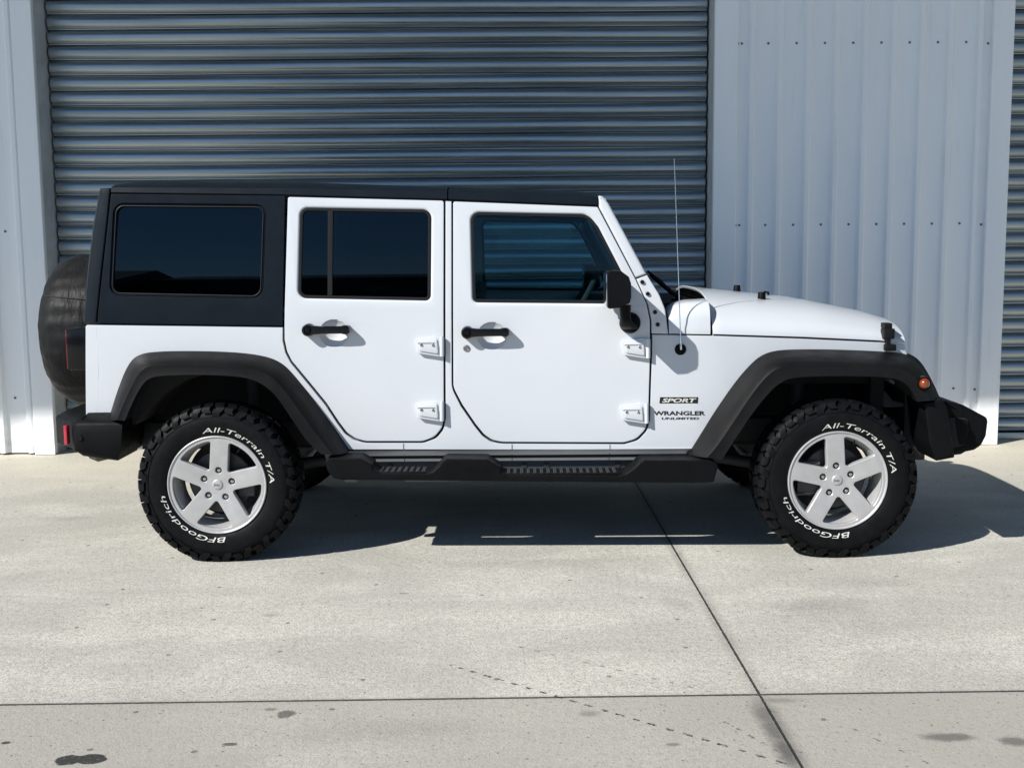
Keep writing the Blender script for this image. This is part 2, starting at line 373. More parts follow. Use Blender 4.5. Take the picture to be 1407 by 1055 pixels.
def galv_mat():
    m, t, b = newmat('galvanised_slats'); v = coords(t, (.5, 1, 6)); f = noise(t, v, 1.6, 4, .55, .6); f3 = noise(t, coords(t, (1.2, 1, 9)), 2, 3, .5)
    L(t, mixc(t, mapr(t, f, .3, .7, 0, 1), (.29, .34, .365), (.38, .425, .445)), b.inputs['Base Color']); b.inputs['Metallic'].default_value = .9
    L(t, mapr(t, f3, .3, .7, .3, .42), b.inputs['Roughness'])
    bn = N(t, 'ShaderNodeBump', i_Strength=.14, i_Distance=.012); L(t, noise(t, coords(t, (.8, 1, 9)), 1.5, 3, .5, .5), bn.inputs['Height']); L(t, bn.outputs[0], b.inputs['Normal']); return m
M['galv'] = galv_mat()
M['guide'] = simple('galvanised_guide', (.50, .53, .54), .5, metal=.1, var=.15, vscale=4)
M['screw'] = simple('dark_screw', (.13, .14, .15), .5, metal=.1)
M['canopy'] = simple('canopy_sheet', (.06, .062, .065), .6, metal=.0, var=.1)
WH = tag(empty('warehouse', (0, D, 0)), 'pale blue ribbed metal warehouse with grey steel roller doors behind the car', 'warehouse')
def wh(name, bm, mat, par=None, ang=35, **kw):
    for v in bm.verts: v.co.y -= D
    return finish(name, bm, mat, par or WH, ang, **kw)
XW = lambda px, py, Y: wall_pt(px, py, Y).x
x_l = -3.2532; x_r = 3.708
xa = XW(982, 100, D); xb = XW(1014, 100, D); xc = XW(1363, 100, D)
HT = 8.0
def ribbed(name, x0, x1, ribs, ybase, zb=.012):
    bm = bmesh.new(); prof = [(x0, 0)]
    for r in ribs:
        for dx, h in ((-.036, 0), (-.030, .002), (-.016, .026), (-.012, .028), (.012, .028), (.016, .026), (.030, .002), (.036, 0)):
            x = r+dx
            if x0 < x < x1: prof.append((x, h))
    prof.append((x1, 0))
    a = [bm.verts.new((x, ybase-h, zb)) for x, h in prof]; c = [bm.verts.new((x, ybase-h, HT)) for x, h in prof]
    for i in range(len(prof)-1): bm.faces.new((a[i], a[i+1], c[i+1], c[i]))
    return wh(name, bm, 'clad', ang=25, flip=False)
S0 = 1.9598; yb = D+.045
ribs = [S0-.203*.61+.203*k for k in range(8)] + [XW(1347, 100, D)+.0]
ribs = [S0-.118+.203*k for k in range(8)] + [XW(1349.5, 56, D)]
cr_ = ribbed('wall_cladding', xb-.03, xc+.03, ribs, yb)
xlf = XW(12, 0, D)
lribs = sorted(xlf-.035-.203*k for k in range(60))
cl_ = ribbed('wall_cladding', -16, xlf+.02, lribs, yb)
def screw_at(par, x, z):
    bm = bmesh.new(); lathe([(.001, -.006), (.005, -.006), (.006, -.003), (.009, -.002), (.009, .003)], 10, bm, (x, yb-.001, z)); wh('screw', bm, 'screw', par)
for z in (2.9156, 1.6306, .42):
    for k in range(8):
        if k != 8: screw_at(cr_, S0+.203*k, z)
    screw_at(cr_, S0-.19, z); screw_at(cr_, S0-.218, z); screw_at(cr_, XW(1359, 57, D)+.012, z-.01)
for z in (2.9156, 1.6306, .42):
    screw_at(cl_, xlf+.008, z)
    for k in range(2): screw_at(cl_, xlf-.14-.203*k, z)
def flashing(x0, x1, side):                     # folded cover strip, with a return into the door opening
    bm = bmesh.new()
    sec = [(x0, yb), (x0, D+.004), (x0+.004, D), (x1-.004, D), (x1, D+.004), (x1, yb)]
    if side == 'l': sec[0] = (x0, DS+.0)        # opening on the low-x side
    if side == 'r': sec[-1] = (x1, DS+.0)
    a = [bm.verts.new((x, y, .004)) for x, y in sec]; c = [bm.verts.new((x, y, HT)) for x, y in sec]
    for i in range(len(sec)-1): bm.faces.new((a[i], a[i+1], c[i+1], c[i]))
    return wh('corner_flashing', bm, 'clad', ang=30, flip=False)
flashing(xlf, x_l, 'n'); flashing(xa, xb, 'n'); flashing(xc, x_r, 'n')
def reveal(x, sgn):                             # galvanised jamb between flashing and curtain
    bm = bmesh.new(); box(bm, (min(x, x-sgn*.06), D+.006, .0), (max(x, x-sgn*.06), DS+.12, HT))
    return wh('door_jamb', bm, 'guide')
reveal(x_l-.003, 1); reveal(xa+.003, -1); reveal(x_r-.003, 1)
def roller(x0, x1, ztop=5.2, zb=.16):
    s = .1078; z0 = 3.1791
    bm = bmesh.new(); prof = []
    k0 = math.ceil((ztop-z0)/s)
    z = z0+k0*s
    shp = [(0, .035), (.0008, .004), (.006, -.005), (.015, -.0125), (.027, -.0180), (.040, -.0205), (.054, -.0200), (.066, -.0165), (.074, -.0105), (.079, -.003), (.084, .001), (.088, -.002), (.0925, -.0040), (.097, -.002), (.0990, .004), (.0998, .035)]
    while z > zb:
        for dz, dy in shp: prof.append((DS+dy, z-dz))
        z -= s
    nx = 40; rows = []; rg = random.Random(5); wob_ = [rg.uniform(-.003, .002) for _ in range(64)]
    for i in range(nx+1):
        x = x0+(x1-x0)*i/nx; rows.append([(x, y+.0025*sin(.9*x+zz*1.7), zz+wob_[int(q_/len(shp)) % 64]*sin(pi*i/nx)+.0012*sin(2.3*x+int(q_/len(shp))*1.9)) for q_, (y, zz) in enumerate(prof)])
    bm = loft(rows)
    o = wh('roller_door', bm, 'galv', ang=42, flip=False)
    bm = bmesh.new(); box(bm, (x0, DS-.03, z-.085), (x1, DS+.02, z-.004), .006); wh('bottom_rail', bm, 'galv', o)
    bm = bmesh.new(); box(bm, (x0, DS-.02, .0), (x1, DS+.02, z-.09)); wh('bottom_seal', bm, 'gap', o)
    return o
roller(x_l+.012, xa-.012); roller(x_r+.012, x_r+4.72); reveal(x_r+4.735, -1); flashing(x_r+4.73, x_r+4.9, 'n'); ribbed('wall_cladding', x_r+4.87, 20, [x_r+5.05+.203*k for k in range(54)], yb)
bm = bmesh.new(); box(bm, (-16, DS+.14, 0), (20, DS+.3, 8.02)); wh('wall_structure', bm, 'gap')
bm = bmesh.new(); box(bm, (-16, D-5.91, 8.03), (20, D+.3, 8.12)); box(bm, (-16, D-5.91, 8.0), (20, D-5.84, 8.3)); wh('canopy', bm, 'canopy')  # out of view: overhang inferred from the shaded wall, enlarged to shape sky light

# ------------------------------------------------------------------ the parked four-wheel drive
CAR = empty('parked_car', CAR_O, CAR_YAW)
tag(CAR, 'white four-door off-road wagon with black hard top and black wheel flares parked side-on', 'car')
ZC, WB = .3762, 2.946
GUT = [(138, 264.5), (148, 265.2), (392, 268.2), (612, 274.2), (822, 282.5)]
# --- white sides: quarter, sills, B-pillar and front fender in one pressing
side_out = rnd([(118, 573), (117.5, 446.5, 3), (388.2, 450), (388.2, 468, 10), (392, 485, 20), (399, 498, 20), (424, 528.5), (446.5, 556), (463.5, 582, 30), (474, 596, 20), (487, 605, 20), (502, 608.6, 20),
  (582, 608.6, 20), (600, 602, 18), (609.5, 590, 16), (612.4, 575), (612.2, 276.5), (620.2, 276.8), (620.7, 530, 20), (623, 538, 20), (633, 558), (652, 585.5, 25), (663, 599, 20), (675, 607.5, 18), (690, 609.6, 15), (858, 610.4, 15), (877, 605, 18), (889, 592, 16),
  (893, 578), (895, 517), (896, 489), (896.2, 460), (919, 460.2), (978, 461.4), (1101, 465.4), (1210, 470.6), (1240, 473.6, 4), (1247, 488),
  (1240, 497), (1192, 492), (1131, 491), (1085, 493), (1062, 502), (1040, 522), (1010, 560), (985, 598), (970, 617.5),
  (476, 617.5), (462, 606), (430, 566), (400, 524), (378, 507), (344, 498), (250, 494), (206, 495), (190, 506), (176, 536), (164, 573)], 5)
XL = [XN0+(XN1-XN0)*k/8 for k in range(9)]
bs = side_panel('body_side', side_out, (), 'paint', .03, 0, CAR, .0035, xl=XL)
# --- sill folded under the doors
def sect(pxs, f): return [f(px) for px in pxs]
zs = us(700, 617.5)[1]
bm = loft([[(x, .1165+dy, zs-dz) for dy, dz in ((0, .0), (.012, .008), (.040, .036), (.058, .064), (.10, .066))] for x in [us(p, 617.5)[0] for p in (462, 553, 702.5, 837.5, 972)]])
rk = finish('sill_panel', bm, 'paint', CAR, 40)
bm = bmesh.new(); box(bm, (us(470, 640)[0], .1165+.075, zs-.17), (us(965, 640)[0], .1165+.13, zs-.068), .004); finish('sill_shade_strip', bm, simple('sill_shade_colour', (.018, .024, .032), .5), CAR)  # stands for body-coloured lower sill; its shade is put into the dark colour
for px, y0 in ((554.5, 609), (703.5, 610), (838, 610.5)):
    a = us(px, y0); b_ = us(px, 617)
    bm = loft([[(a[0]+s*.002, yside(a[0], a[1])-.0012, a[1]) , (b_[0]+s*.002, yside(*b_)-.0012, b_[1]), (b_[0]+s*.002, .1165+.0385, zs-.0363), (b_[0]+s*.002, .1165+.0565, zs-.064)] for s in (-1, 1)])
    finish('seam_strip', bm, 'seam', rk)
for px in (534, 720, 751, 850):
    bm = bmesh.new(); x = us(px, 640)[0]; lathe([(.001, -.006), (.014, -.006), (.016, .0), (.016, .02)], 14, bm, (x, .1165+.076, zs-.092)); finish('drain_plug', bm, 'under', rk)
a = us(131.5, 449); b_ = us(132, 571)
bm = loft([[(q[0]+s*.0014, yside(*q)-.0008, q[1]) for q in (a, (a[0], (a[1]+b_[1])/2), b_)] for s in (-1, 1)]); finish('corner_seam', bm, 'seam_light', bs)

# --- inner body: dark tub that fills the shut gaps, with wheel arches cut out
def xz(px, py, y): p = U(px, py, y); return (p.x, p.z)
tub = [xz(126, 566, .15), xz(124, 452, .15), xz(890, 462, .15)] + [xz(1225, 476, .3), xz(1230, 500, .3)]
def arc(cx, r, a0, a1, n=14): return [(cx+r*cos(R(a0+(a1-a0)*i/n)), ZC+.02+r*sin(R(a0+(a1-a0)*i/n))) for i in range(n+1)]
tub = [xz(126, 560, .15), xz(124, 452, .15), xz(893, 464, .15), xz(950, 466, .15), (WB-.68, .62), (WB-.68, .47), (.53, .47)] + arc(0, .50, 9, 150)
bmT = prism_bm([tub], .152, 2*YC-.152)
finish('inner_body', bmT, 'gap', CAR, 30)
for q in ((WB-.70, WB+.30, .82), (-.55, .55, .95)):
    bm = bmesh.new(); box(bm, (q[0], .60, .45), (q[1], .63, q[2])); finish('inner_guard', bm, 'gap', CAR, 30)
bm = bmesh.new(); box(bm, (WB-.70, .34, .80), (WB+.24, 2*YC-.34, 1.02), .01); box(bm, (WB+.235, .29, .45), (WB+.30, 2*YC-.29, .88)); finish('engine_bay', bm, 'gap', CAR, 30)
# --- doors
def door(out, win, bevel=.004):
    return side_panel('door', out, [win], 'paint', .05, -.001, CAR, bevel, seg=2, hbev=.012)
rd_out = rnd([(395.5, 270.8, 3), (390.8, 449), (391, 467, 10), (394.5, 483, 20), (401, 496, 20), (426, 526), (448.5, 553.5), (466, 580, 30), (477, 594.5, 20), (489, 602.5, 20), (502, 606, 20), (581, 606, 20), (597, 600, 18), (607, 588, 16), (609.7, 575), (609.6, 276, 3)], 6)
rd_win = rnd([(412.5, 285.5, 11), (592.5, 288.5, 12), (591.5, 413, 7), (409.5, 409.5, 12)], 7)
fd_out = rnd([(622.6, 277, 3), (623, 530, 20), (625.5, 537, 20), (635.5, 556), (654, 583, 25), (665, 596.5, 20), (676.5, 604.5, 18), (690, 607, 15), (857, 607.8, 15), (874, 603, 18), (886, 591, 16), (890.5, 577), (892.3, 517), (893.2, 489), (893, 440, 25), (888.5, 418, 30), (873, 383.5), (821, 284.6, 3)], 6)
fd_win = rnd([(646.8, 291.5, 12), (808, 295, 22), (822, 312), (866, 397, 6), (864, 417.3, 8), (649.8, 415.3, 7)], 8)
def inset_loop(lp, d):                          # shrink a loop of (px, py)
    n = len(lp); out = []; ar = sum(lp[i-1][0]*lp[i][1]-lp[i][0]*lp[i-1][1] for i in range(n)); sg = 1 if ar > 0 else -1
    for i in range(n):
        a = Vector(lp[i-1]); b = Vector(lp[i]); c = Vector(lp[(i+1) % n]); t = ((b-a).normalized()+(c-b).normalized())
        if t.length < 1e-6: t = b-a
        t.normalize(); nn = Vector((-t.y, t.x))*sg; out.append(tuple(b+nn*d))
    return out
def window(par, win, gmat, seal=4.0, goff=.012, extra=None):
    side_panel('window_seal', inset_loop(win, -.3), [inset_loop(win, seal)], 'seal', .03, .004, par, .0025)
    gl = inset_loop(win, seal-.6)
    lp = [us(q[0], q[1], goff) for q in gl]
    bm = prism_bm([lp], 0, .004)
    bmesh.ops.delete(bm, geom=[f for f in bm.faces if not all(abs(v.co.y) < 1e-6 for v in f.verts)], context='FACES')
    for z in (1.2, 1.35, 1.5): bmesh.ops.bisect_plane(bm, geom=bm.verts[:]+bm.edges[:]+bm.faces[:], plane_co=(0, 0, z), plane_no=(0, 0, 1))
    for v in bm.verts: v.co.y += yside(v.co.x, max(v.co.z, 1.2))+goff + .003*((v.co.z-1.42)/.2)**2
    return finish('window_pane', bm, gmat, par, 60)
d_r = door(rd_out, rd_win); d_f = door(fd_out, fd_win)
def dish(o, px, py):                            # scooped finger recess behind the handle
    x, z = us(px, py); bm = bmesh.new(); bmesh.ops.create_uvsphere(bm, u_segments=48, v_segments=24, radius=1)
    for v in bm.verts: v.co = Vector((x+v.co.x*.098, yside(x, z)-.064+v.co.y*.094, z+v.co.z*.092))
    c = finish('cutter', bm, 'paint', CAR, 60)
    md = o.modifiers.new('cut', 'BOOLEAN'); md.operation = 'DIFFERENCE'; md.object = c; md.solver = 'EXACT'; o.modifiers.move(len(o.modifiers)-1, 0)
    bake(o); bpy.data.objects.remove(c); o.data.set_sharp_from_angle(angle=R(30))
    k = o.modifiers.new('wn', 'WEIGHTED_NORMAL'); k.keep_sharp = True
dish(d_r, 459, 458); dish(d_f, 676, 461.5)
window(d_r, rd_win, 'privacy'); window(d_f, fd_win, 'tint')
side_panel('window_divider', [(450.5, 288), (457.5, 288), (456.5, 406), (450, 406)], (), 'seal', .016, .004, d_r, .002)
def handle(par, px, py):
    x, z = us(px, py); y = yside(x, z); bm = bmesh.new()
    lathe([(.001, -.050), (.014, -.050), (.0165, -.047), (.0185, -.052), (.026, -.050), (.029, -.045), (.031, .0), (.031, .01)], 28, bm, (x, y, z))
    L_ = .198; rows = []
    for i in range(15):
        u = i/14; xx = x+.018+u*(L_-.018); yy = y-.043-.010*sin(pi*u)*.6; hw = .0225-.004*min(1, u*4)+(.004 if u > .85 else 0); 
        if i == 14: hw *= .6
        zz = z+.001; t = .012
        rows.append([(xx, yy-t, zz-hw*.45), (xx, yy-t, zz+hw*.45), (xx, yy-t*.4, zz+hw*.92), (xx, yy+t*.5, zz+hw), (xx, yy+t, zz+hw*.8), (xx, yy+t, zz-hw*.8), (xx, yy+t*.5, zz-hw), (xx, yy-t*.4, zz-hw*.92)])
    b2 = loft(rows, True, True)
    me = bpy.data.meshes.new('tmp'); b2.to_mesh(me); b2.free(); bm.from_mesh(me); bpy.data.meshes.remove(me)
    box(bm, (x+L_-.040, y-.046, z-.019), (x+L_-.004, y+.012, z+.021), .006)
    h = finish('door_handle', bm, 'gloss_black', par, 40)
    bm = bmesh.new(); lathe([(.001, -.053), (.012, -.0525), (.0138, -.050), (.0138, -.04)], 24, bm, (x, y, z)); finish('push_button', bm, 'plastic', par)
handle(d_r, 425, 453); handle(d_f, 642.5, 456.5)
x, z = us(641, 478.5); bm = bmesh.new(); lathe([(.001, -.003), (.010, -.0035), (.011, -.006), (.0155, -.005), (.017, .0), (.017, .01)], 24, bm, (x, yside(x, z), z)); box(bm, (x-.0015, yside(x, z)-.0045, z-.007), (x+.0015, yside(x, z)-.002, z+.007)); finish('door_lock', bm, 'steel', d_f)
def hinge(par, px, py):                          # pixel of the outer top corner next to the shut line
    P_ = lambda q: us(px+q[0], py+q[1])
    plate = [(-39.5, 2.2, 2), (-11, -1.8, 1), (-2.5, -.5, 1), (-2.5, 12.5, .3), (-6, 12.6, .3), (-6.2, 26, 1), (-35.5, 21.5, 3)]
    x, z = P_((-20, 10)); y = yside(x, z)
    bm = prism_bm([[P_(q) for q in rnd(plate, 3)]], y-.022, y+.005, .004)
    up = [(-35, 4.5, 2), (-9, 1.5, 2), (-7.5, 22, 2), (-33, 18, 2)]
    b2 = prism_bm([[P_(q) for q in rnd(up, 3)]], y-.029, y-.015, .004); me = bpy.data.meshes.new('t'); b2.to_mesh(me); b2.free(); bm.from_mesh(me); bpy.data.meshes.remove(me)
    a = P_((-2.6, -.5)); c = P_((-2.6, 25.5))
    tube(bm, [(a[0], y-.016, a[1]), (c[0], y-.016, c[1])], .0115, 14)
    tube(bm, [(a[0], y-.016, a[1]+.003), (a[0], y-.016, a[1]-.001)], .008, 12)
    h = finish('hinge', bm, 'paint', par, 35)
    for q in ((-30.5, 9.6), (-14.5, 10)):
        xx, zz = P_(q); bm = bmesh.new(); lathe([(.001, -.031), (.004, -.031), (.005, -.034), (.0062, -.033), (.0066, -.028)], 12, bm, (xx, y, zz)); finish('hinge_screw', bm, 'steel', h)
    a = P_((-35, 7.6)); c = P_((-11.5, 8)); bm = bmesh.new(); box(bm, (a[0], y-.0296, a[1]-.0022), (c[0], y-.0285, a[1]+.0022)); finish('hinge_groove', bm, 'seam', h)
hinge(d_r, 610, 463.5); hinge(d_r, 610, 552); hinge(d_f, 892.5, 466); hinge(d_f, 890.5, 555)
# --- hard top
qp_out = rnd([(152.5, 266.8, 2), (391.5, 269.2), (388.3, 447.8), (133.5, 444.3)], 4)
qw = rnd([(156, 279, 15), (366, 281, 14), (361.5, 411, 16), (149.5, 406.5, 16)], 8)
qs = side_panel('hard_top_side', qp_out, [qw], 'top', .03, 0, CAR, .003)
side_panel('window_recess', inset_loop(qw, -.2), [inset_loop(qw, 3.6)], 'top', .02, .008, qs, .006)
window(qs, inset_loop(qw, 3.4), 'privacy', seal=1.2, goff=.016)
rows = []
for py, xs, xe in ((258.5, 151.6, 140.5), (262, 151.0, 138.6), (266.5, 150.3, 137.8), (310, 146, 130), (375, 138.6, 122), (443, 131.8, 116.8)):
    a = us(xs, py); b_ = U(xe, py, yside(*a)+.06); x0 = a[0]; w_ = x0-b_[0]; y = yside(a[0], a[1]); z = a[1]
    rows.append([(x0, y+.03, z), (x0, y+.003, z), (x0-.004, y, z), (x0-w_*.55, y+.003, z), (x0-w_*.8, y+.012, z), (x0-w_*.97, y+.035, z), (x0-w_, y+.07, z), (x0-w_-.005, y+.16, z), (x0-w_-.012, y+.30, z)])
finish('hard_top_corner', loft(rows, False, True), 'top', CAR, 28)
def roof(name, p0, p1, tip=False):
    rows = []; n = 26
    TOP = [(138, 258.5), (146, 255), (160, 251.5), (180, 249.8), (205, 249), (395, 250.5), (500, 253.8), (615, 257.3), (700, 259.5), (770, 262), (800, 264), (822, 267)]
    MID = [(138, 259), (150, 257.8), (392, 258.8), (615, 263.5), (760, 266.5), (822, 271.5)]
    for i in range(n+1):
        px = p0+(p1-p0)*i/n
        g = us(px, interp(GUT, px)-.3); y = yside(g[0], g[1]); x = g[0]
        zm = U(px, interp(MID, px), y+.006).z; zt = U(px, interp(TOP, px), y+.13).z
        zm = max(zm, g[1]+.012); zt = max(zt, zm+.004)
        rel = x
        half = [(y+.03, g[1]-.022), (y+.012, g[1]-.02), (y+.012, g[1]), (y+.002, g[1]), (y, g[1]+.003), (y+.006, zm), (y+.016, zm+.004), (y+.06, zm+(zt-zm)*.7), (y+.13, zt), (y+.3, zt+.006), (YC, zt+.012)]
        full = half+[(2*YC-a, b) for a, b in reversed(half[:-1])]
        rows.append([(x, a, b) for a, b in full])
    return finish(name, loft(rows, True, True), 'top', CAR, 28)
roof('hard_top_roof', 152.5, 614.3); roof('front_roof_panel', 616, 821.5)
# --- windscreen frame
ap = rnd([(822.4, 268, 2), (829.5, 270.5, 8), (837, 280.5, 8), (888.6, 376.6), (873.8, 382), (822.4, 283.5)], 5)
side_panel('windscreen_pillar', ap, (), 'paint', .09, 0, CAR, .016, seg=4)
hp = rnd([(874.5, 383.8), (889.4, 378.2), (906, 405, 20), (914, 425, 20), (918.3, 459, 1), (895.5, 458.4), (894.8, 440, 25), (890.2, 418, 25)], 5)
hb = side_panel('windscreen_bracket', hp, (), 'paint', .07, 0, CAR, .007, seg=3)
for px, py in ((882.5, 387.6), (890, 403.7), (900, 429), (903.7, 446)):
    x, z = us(px, py); bm = bmesh.new(); lathe([(.001, -.010), (.007, -.0095), (.0095, -.006), (.0105, .0), (.0105, .004)], 16, bm, (x, yside(x, z), z)); finish('bracket_bolt', bm, 'gloss_black', hb)
tp = us(833, 276); bt = us(897, 398)
bm = loft([[(tp[0]-.02, .24, tp[1]-.03), (tp[0]-.02, 2*YC-.24, tp[1]-.03)], [(bt[0]-.02, .2, bt[1]), (bt[0]-.02, 2*YC-.2, bt[1])]])
finish('windscreen', bm, 'tint', CAR)
hd = us(826, 276)
bm = bmesh.new(); box(bm, (hd[0]-.03, .2, hd[1]-.05), (hd[0]+.03, 2*YC-.2, hd[1]+.015), .012); finish('windscreen_header', bm, 'paint', CAR)

# --- bonnet and cowl
def ztop_at(tab, px): return interp(tab, px)
HT_ = [(930, 392.5), (947, 394.8), (980, 399), (1065, 407.6), (1098, 411), (1125, 416), (1177, 426.5), (1204, 434.5), (1222, 442), (1234, 450), (1241, 457), (1246, 466)]
SEAM = [(919, 458.3), (978, 459.3), (1101, 463.2), (1210, 468.3), (1244, 471.6)]
us_x0 = us(979.5, 440)[0]; us_x1 = us(1243.5, 468)[0]
def seam_z(x):
    px = 979.5+(x-us_x0)/(us_x1-us_x0)*(1243.5-979.5); return us(px, interp(SEAM, px))[1]
def top_z(x):                                   # height of the bonnet on the centre plane
    lo, hi = 880., 1300.
    for _ in range(30):
        mid = (lo+hi)/2
        if U(mid, interp(HT_, mid), YC-.15).x < x: lo = mid
        else: hi = mid
    return U(lo, interp(HT_, lo), YC-.15).z
US_ = [0, .004, .012, .025, .045, .075, .12, .18, .26, .36, .5, .66, .82, 1]
def bonnet_section(x, dz=0):
    zs_ = seam_z(x); zt = max(top_z(x), zs_+.004); ys = yside(x, zs_); half = [(ys+.03, zs_), (ys+.0015, zs_)]
    for u in US_: half.append((ys+u*(YC-ys), zs_+.002+(zt-zs_)*((1-(1-u)**3.4)**.56)))
    full = half+[(2*YC-a, b) for a, b in reversed(half[:-1])]
    return [(x, a, b+dz) for a, b in full]
rows = []; xs = [us_x0+(us_x1-us_x0)*(1-(1-i/30)**1.5) for i in range(31)]
sec0 = bonnet_section(us_x0); rows.append([(p[0]+.004, p[1], p[2]-.014) for p in sec0]); rows.append([(p[0], p[1], p[2]-.004) for p in sec0])
for x in xs: rows.append(bonnet_section(max(x, us_x0+.004)))
bonnet = finish('bonnet', loft(rows), 'paint', CAR, 40)
xb0 = us(919.2, 445)[0]; xb1 = us(976.2, 445)[0]
rows = []
for i in range(13):
    x = xb0+(xb1-xb0)*i/12; ref = bonnet_section(us_x0); zs_ = us(919+(i/12)*57, interp(SEAM, 919+(i/12)*57))[1]; u = i/12
    h = .135+.045*min(1, u*1.6)-.0; h = interp([(0, .105), (.1, .126), (.25, .141), (.5, .151), (1, .158)], u)
    ys = yside(x, zs_); pts = []
    for k in range(9):
        a = pi/2*k/8; pts.append((x, ys+.006+.10*(1-cos(a)), zs_+.05+(h-.05)*sin(a)))
    pts = [(x, ys+.02, zs_), (x, ys, zs_), (x, ys, zs_+.025)]+pts+[(x, ys+.20, zs_+h+.003), (x, ys+.21, zs_+h-.03), (x, ys+.22, zs_+h-.06)]
    rows.append(pts)
finish('cowl_side', loft(rows, False, True), 'paint', CAR, 40)
zc_ = seam_z(us_x0)
bm = bmesh.new(); box(bm, (xb0-.08, .30, zc_-.05), (xb1+.05, 2*YC-.30, zc_+.142), .004)
cw = finish('cowl_vent', bm, 'plastic', CAR)
bm = bmesh.new()
p0 = U(936, 411, .48); p1 = U(915, 395, .46); p2 = U(898, 379, .44)
tube(bm, [p0, p1, p2], [.012, .009, .006]); tube(bm, [U(929, 408, .46), U(908, 386, .46), U(890, 373, .52)], .006)
tube(bm, [U(934, 413, .5), U(922, 413, .5)], .012); finish('wiper', bm, 'plastic', CAR)
bm = bmesh.new()
p0 = U(925, 404, 1.0); p1 = U(905, 388, 1.0); p2 = U(893, 378, .95); tube(bm, [p0, p1, p2], [.012, .009, .006]); finish('wiper', bm, 'plastic', CAR)
def on_bonnet(px, py, y):
    return U(px, py, y)
for px, py, y in ((1046.5, 413.5, .50), (1012.5, 402.5, 1.32)):
    p = on_bonnet(px, py, y); bm = bmesh.new()
    pr = [(.016, .045), (.019, .040), (.022, .0), (.022, -.02)]
    V = lathe([(.001, .045)]+pr, 18)
    for v in V.verts: v.co = Vector((p.x+v.co.x, p.y+v.co.z, p.z+v.co.y))
    finish('bonnet_bumper', V, 'plastic', CAR, 40)
p = on_bonnet(1053, 407, .914); bm = bmesh.new(); tube(bm, [p+Vector((0, -.05, -.01)), p+Vector((0, -.045, .022)), p+Vector((0, .045, .022)), p+Vector((0, .05, -.01))], .006, 8); finish('bonnet_loop', bm, 'plastic', CAR)
for px, py, y in ((1015, 409, .62), (990, 400.5, 1.25)):
    p = on_bonnet(px, py, y); bm = bmesh.new(); box(bm, p-Vector((.012, .012, .012)), p+Vector((.012, .012, .007)), .004); finish('washer_jet', bm, 'plastic', CAR)
# bonnet latch
x, z = us(1218, 458); y = yside(x, z); bm = bmesh.new()
def q3(px, py, dy): xx, zz = us(px, py); return Vector((xx, yside(xx, zz)+dy, zz))
def lat(p0, p1, d0, d1, bev=.004):
    a = q3(*p0, 0); c = q3(*p1, 0); box(bm, (min(a.x, c.x), y+d0, min(a.z, c.z)), (max(a.x, c.x), y+d1, max(a.z, c.z)), bev)
lat((1214.5, 444), (1224.5, 451), -.045+.03, .05); lat((1212.5, 451), (1226, 465), -.035, .03, .006); lat((1216, 463), (1221, 475), -.03, .01); lat((1214, 472.5), (1228, 481), -.036, .02, .006)
finish('bonnet_latch', bm, 'flare', CAR, 40)
# grille panel, headlights
xg = us(1246, 480)[0]
bm = bmesh.new(); zg0 = .80; zg1 = seam_z(us_x1)-.004; y0 = yside(xg, .9)+.004
nb = 8; yy0, yy1 = YC-.30, YC+.30; sw = .6/15
box(bm, (xg-.06, y0, zg0), (xg, yy0, zg1), .02); box(bm, (xg-.06, yy1, zg0), (xg, 2*YC-y0, zg1), .02)
box(bm, (xg-.05, yy0, zg0), (xg-.002, yy1, zg0+.1)); box(bm, (xg-.05, yy0, zg1-.06), (xg-.002, yy1, zg1-.004))
for k in range(1, 8): box(bm, (xg-.04, yy0+(2*k-.5)*sw-.004, zg0+.1), (xg-.003, yy0+(2*k+.5)*sw-.02, zg1-.06))
gr = finish('grille', bm, 'paint', CAR, 40)
bm = bmesh.new(); box(bm, (xg-.09, yy0-.02, zg0+.05), (xg-.06, yy1+.02, zg1-.03)); finish('grille_mesh', bm, 'gap', gr)
for s in (-1, 1):
    V = lathe([(.001, .03), (.05, .026), (.085, .012), (.092, .014), (.096, .004), (.096, -.02)], 40)
    for v in V.verts: v.co = Vector((xg-.0+v.co.y, YC+s*.43+v.co.x, .86+v.co.z))
    finish('headlight', V, 'chrome', CAR, 50)

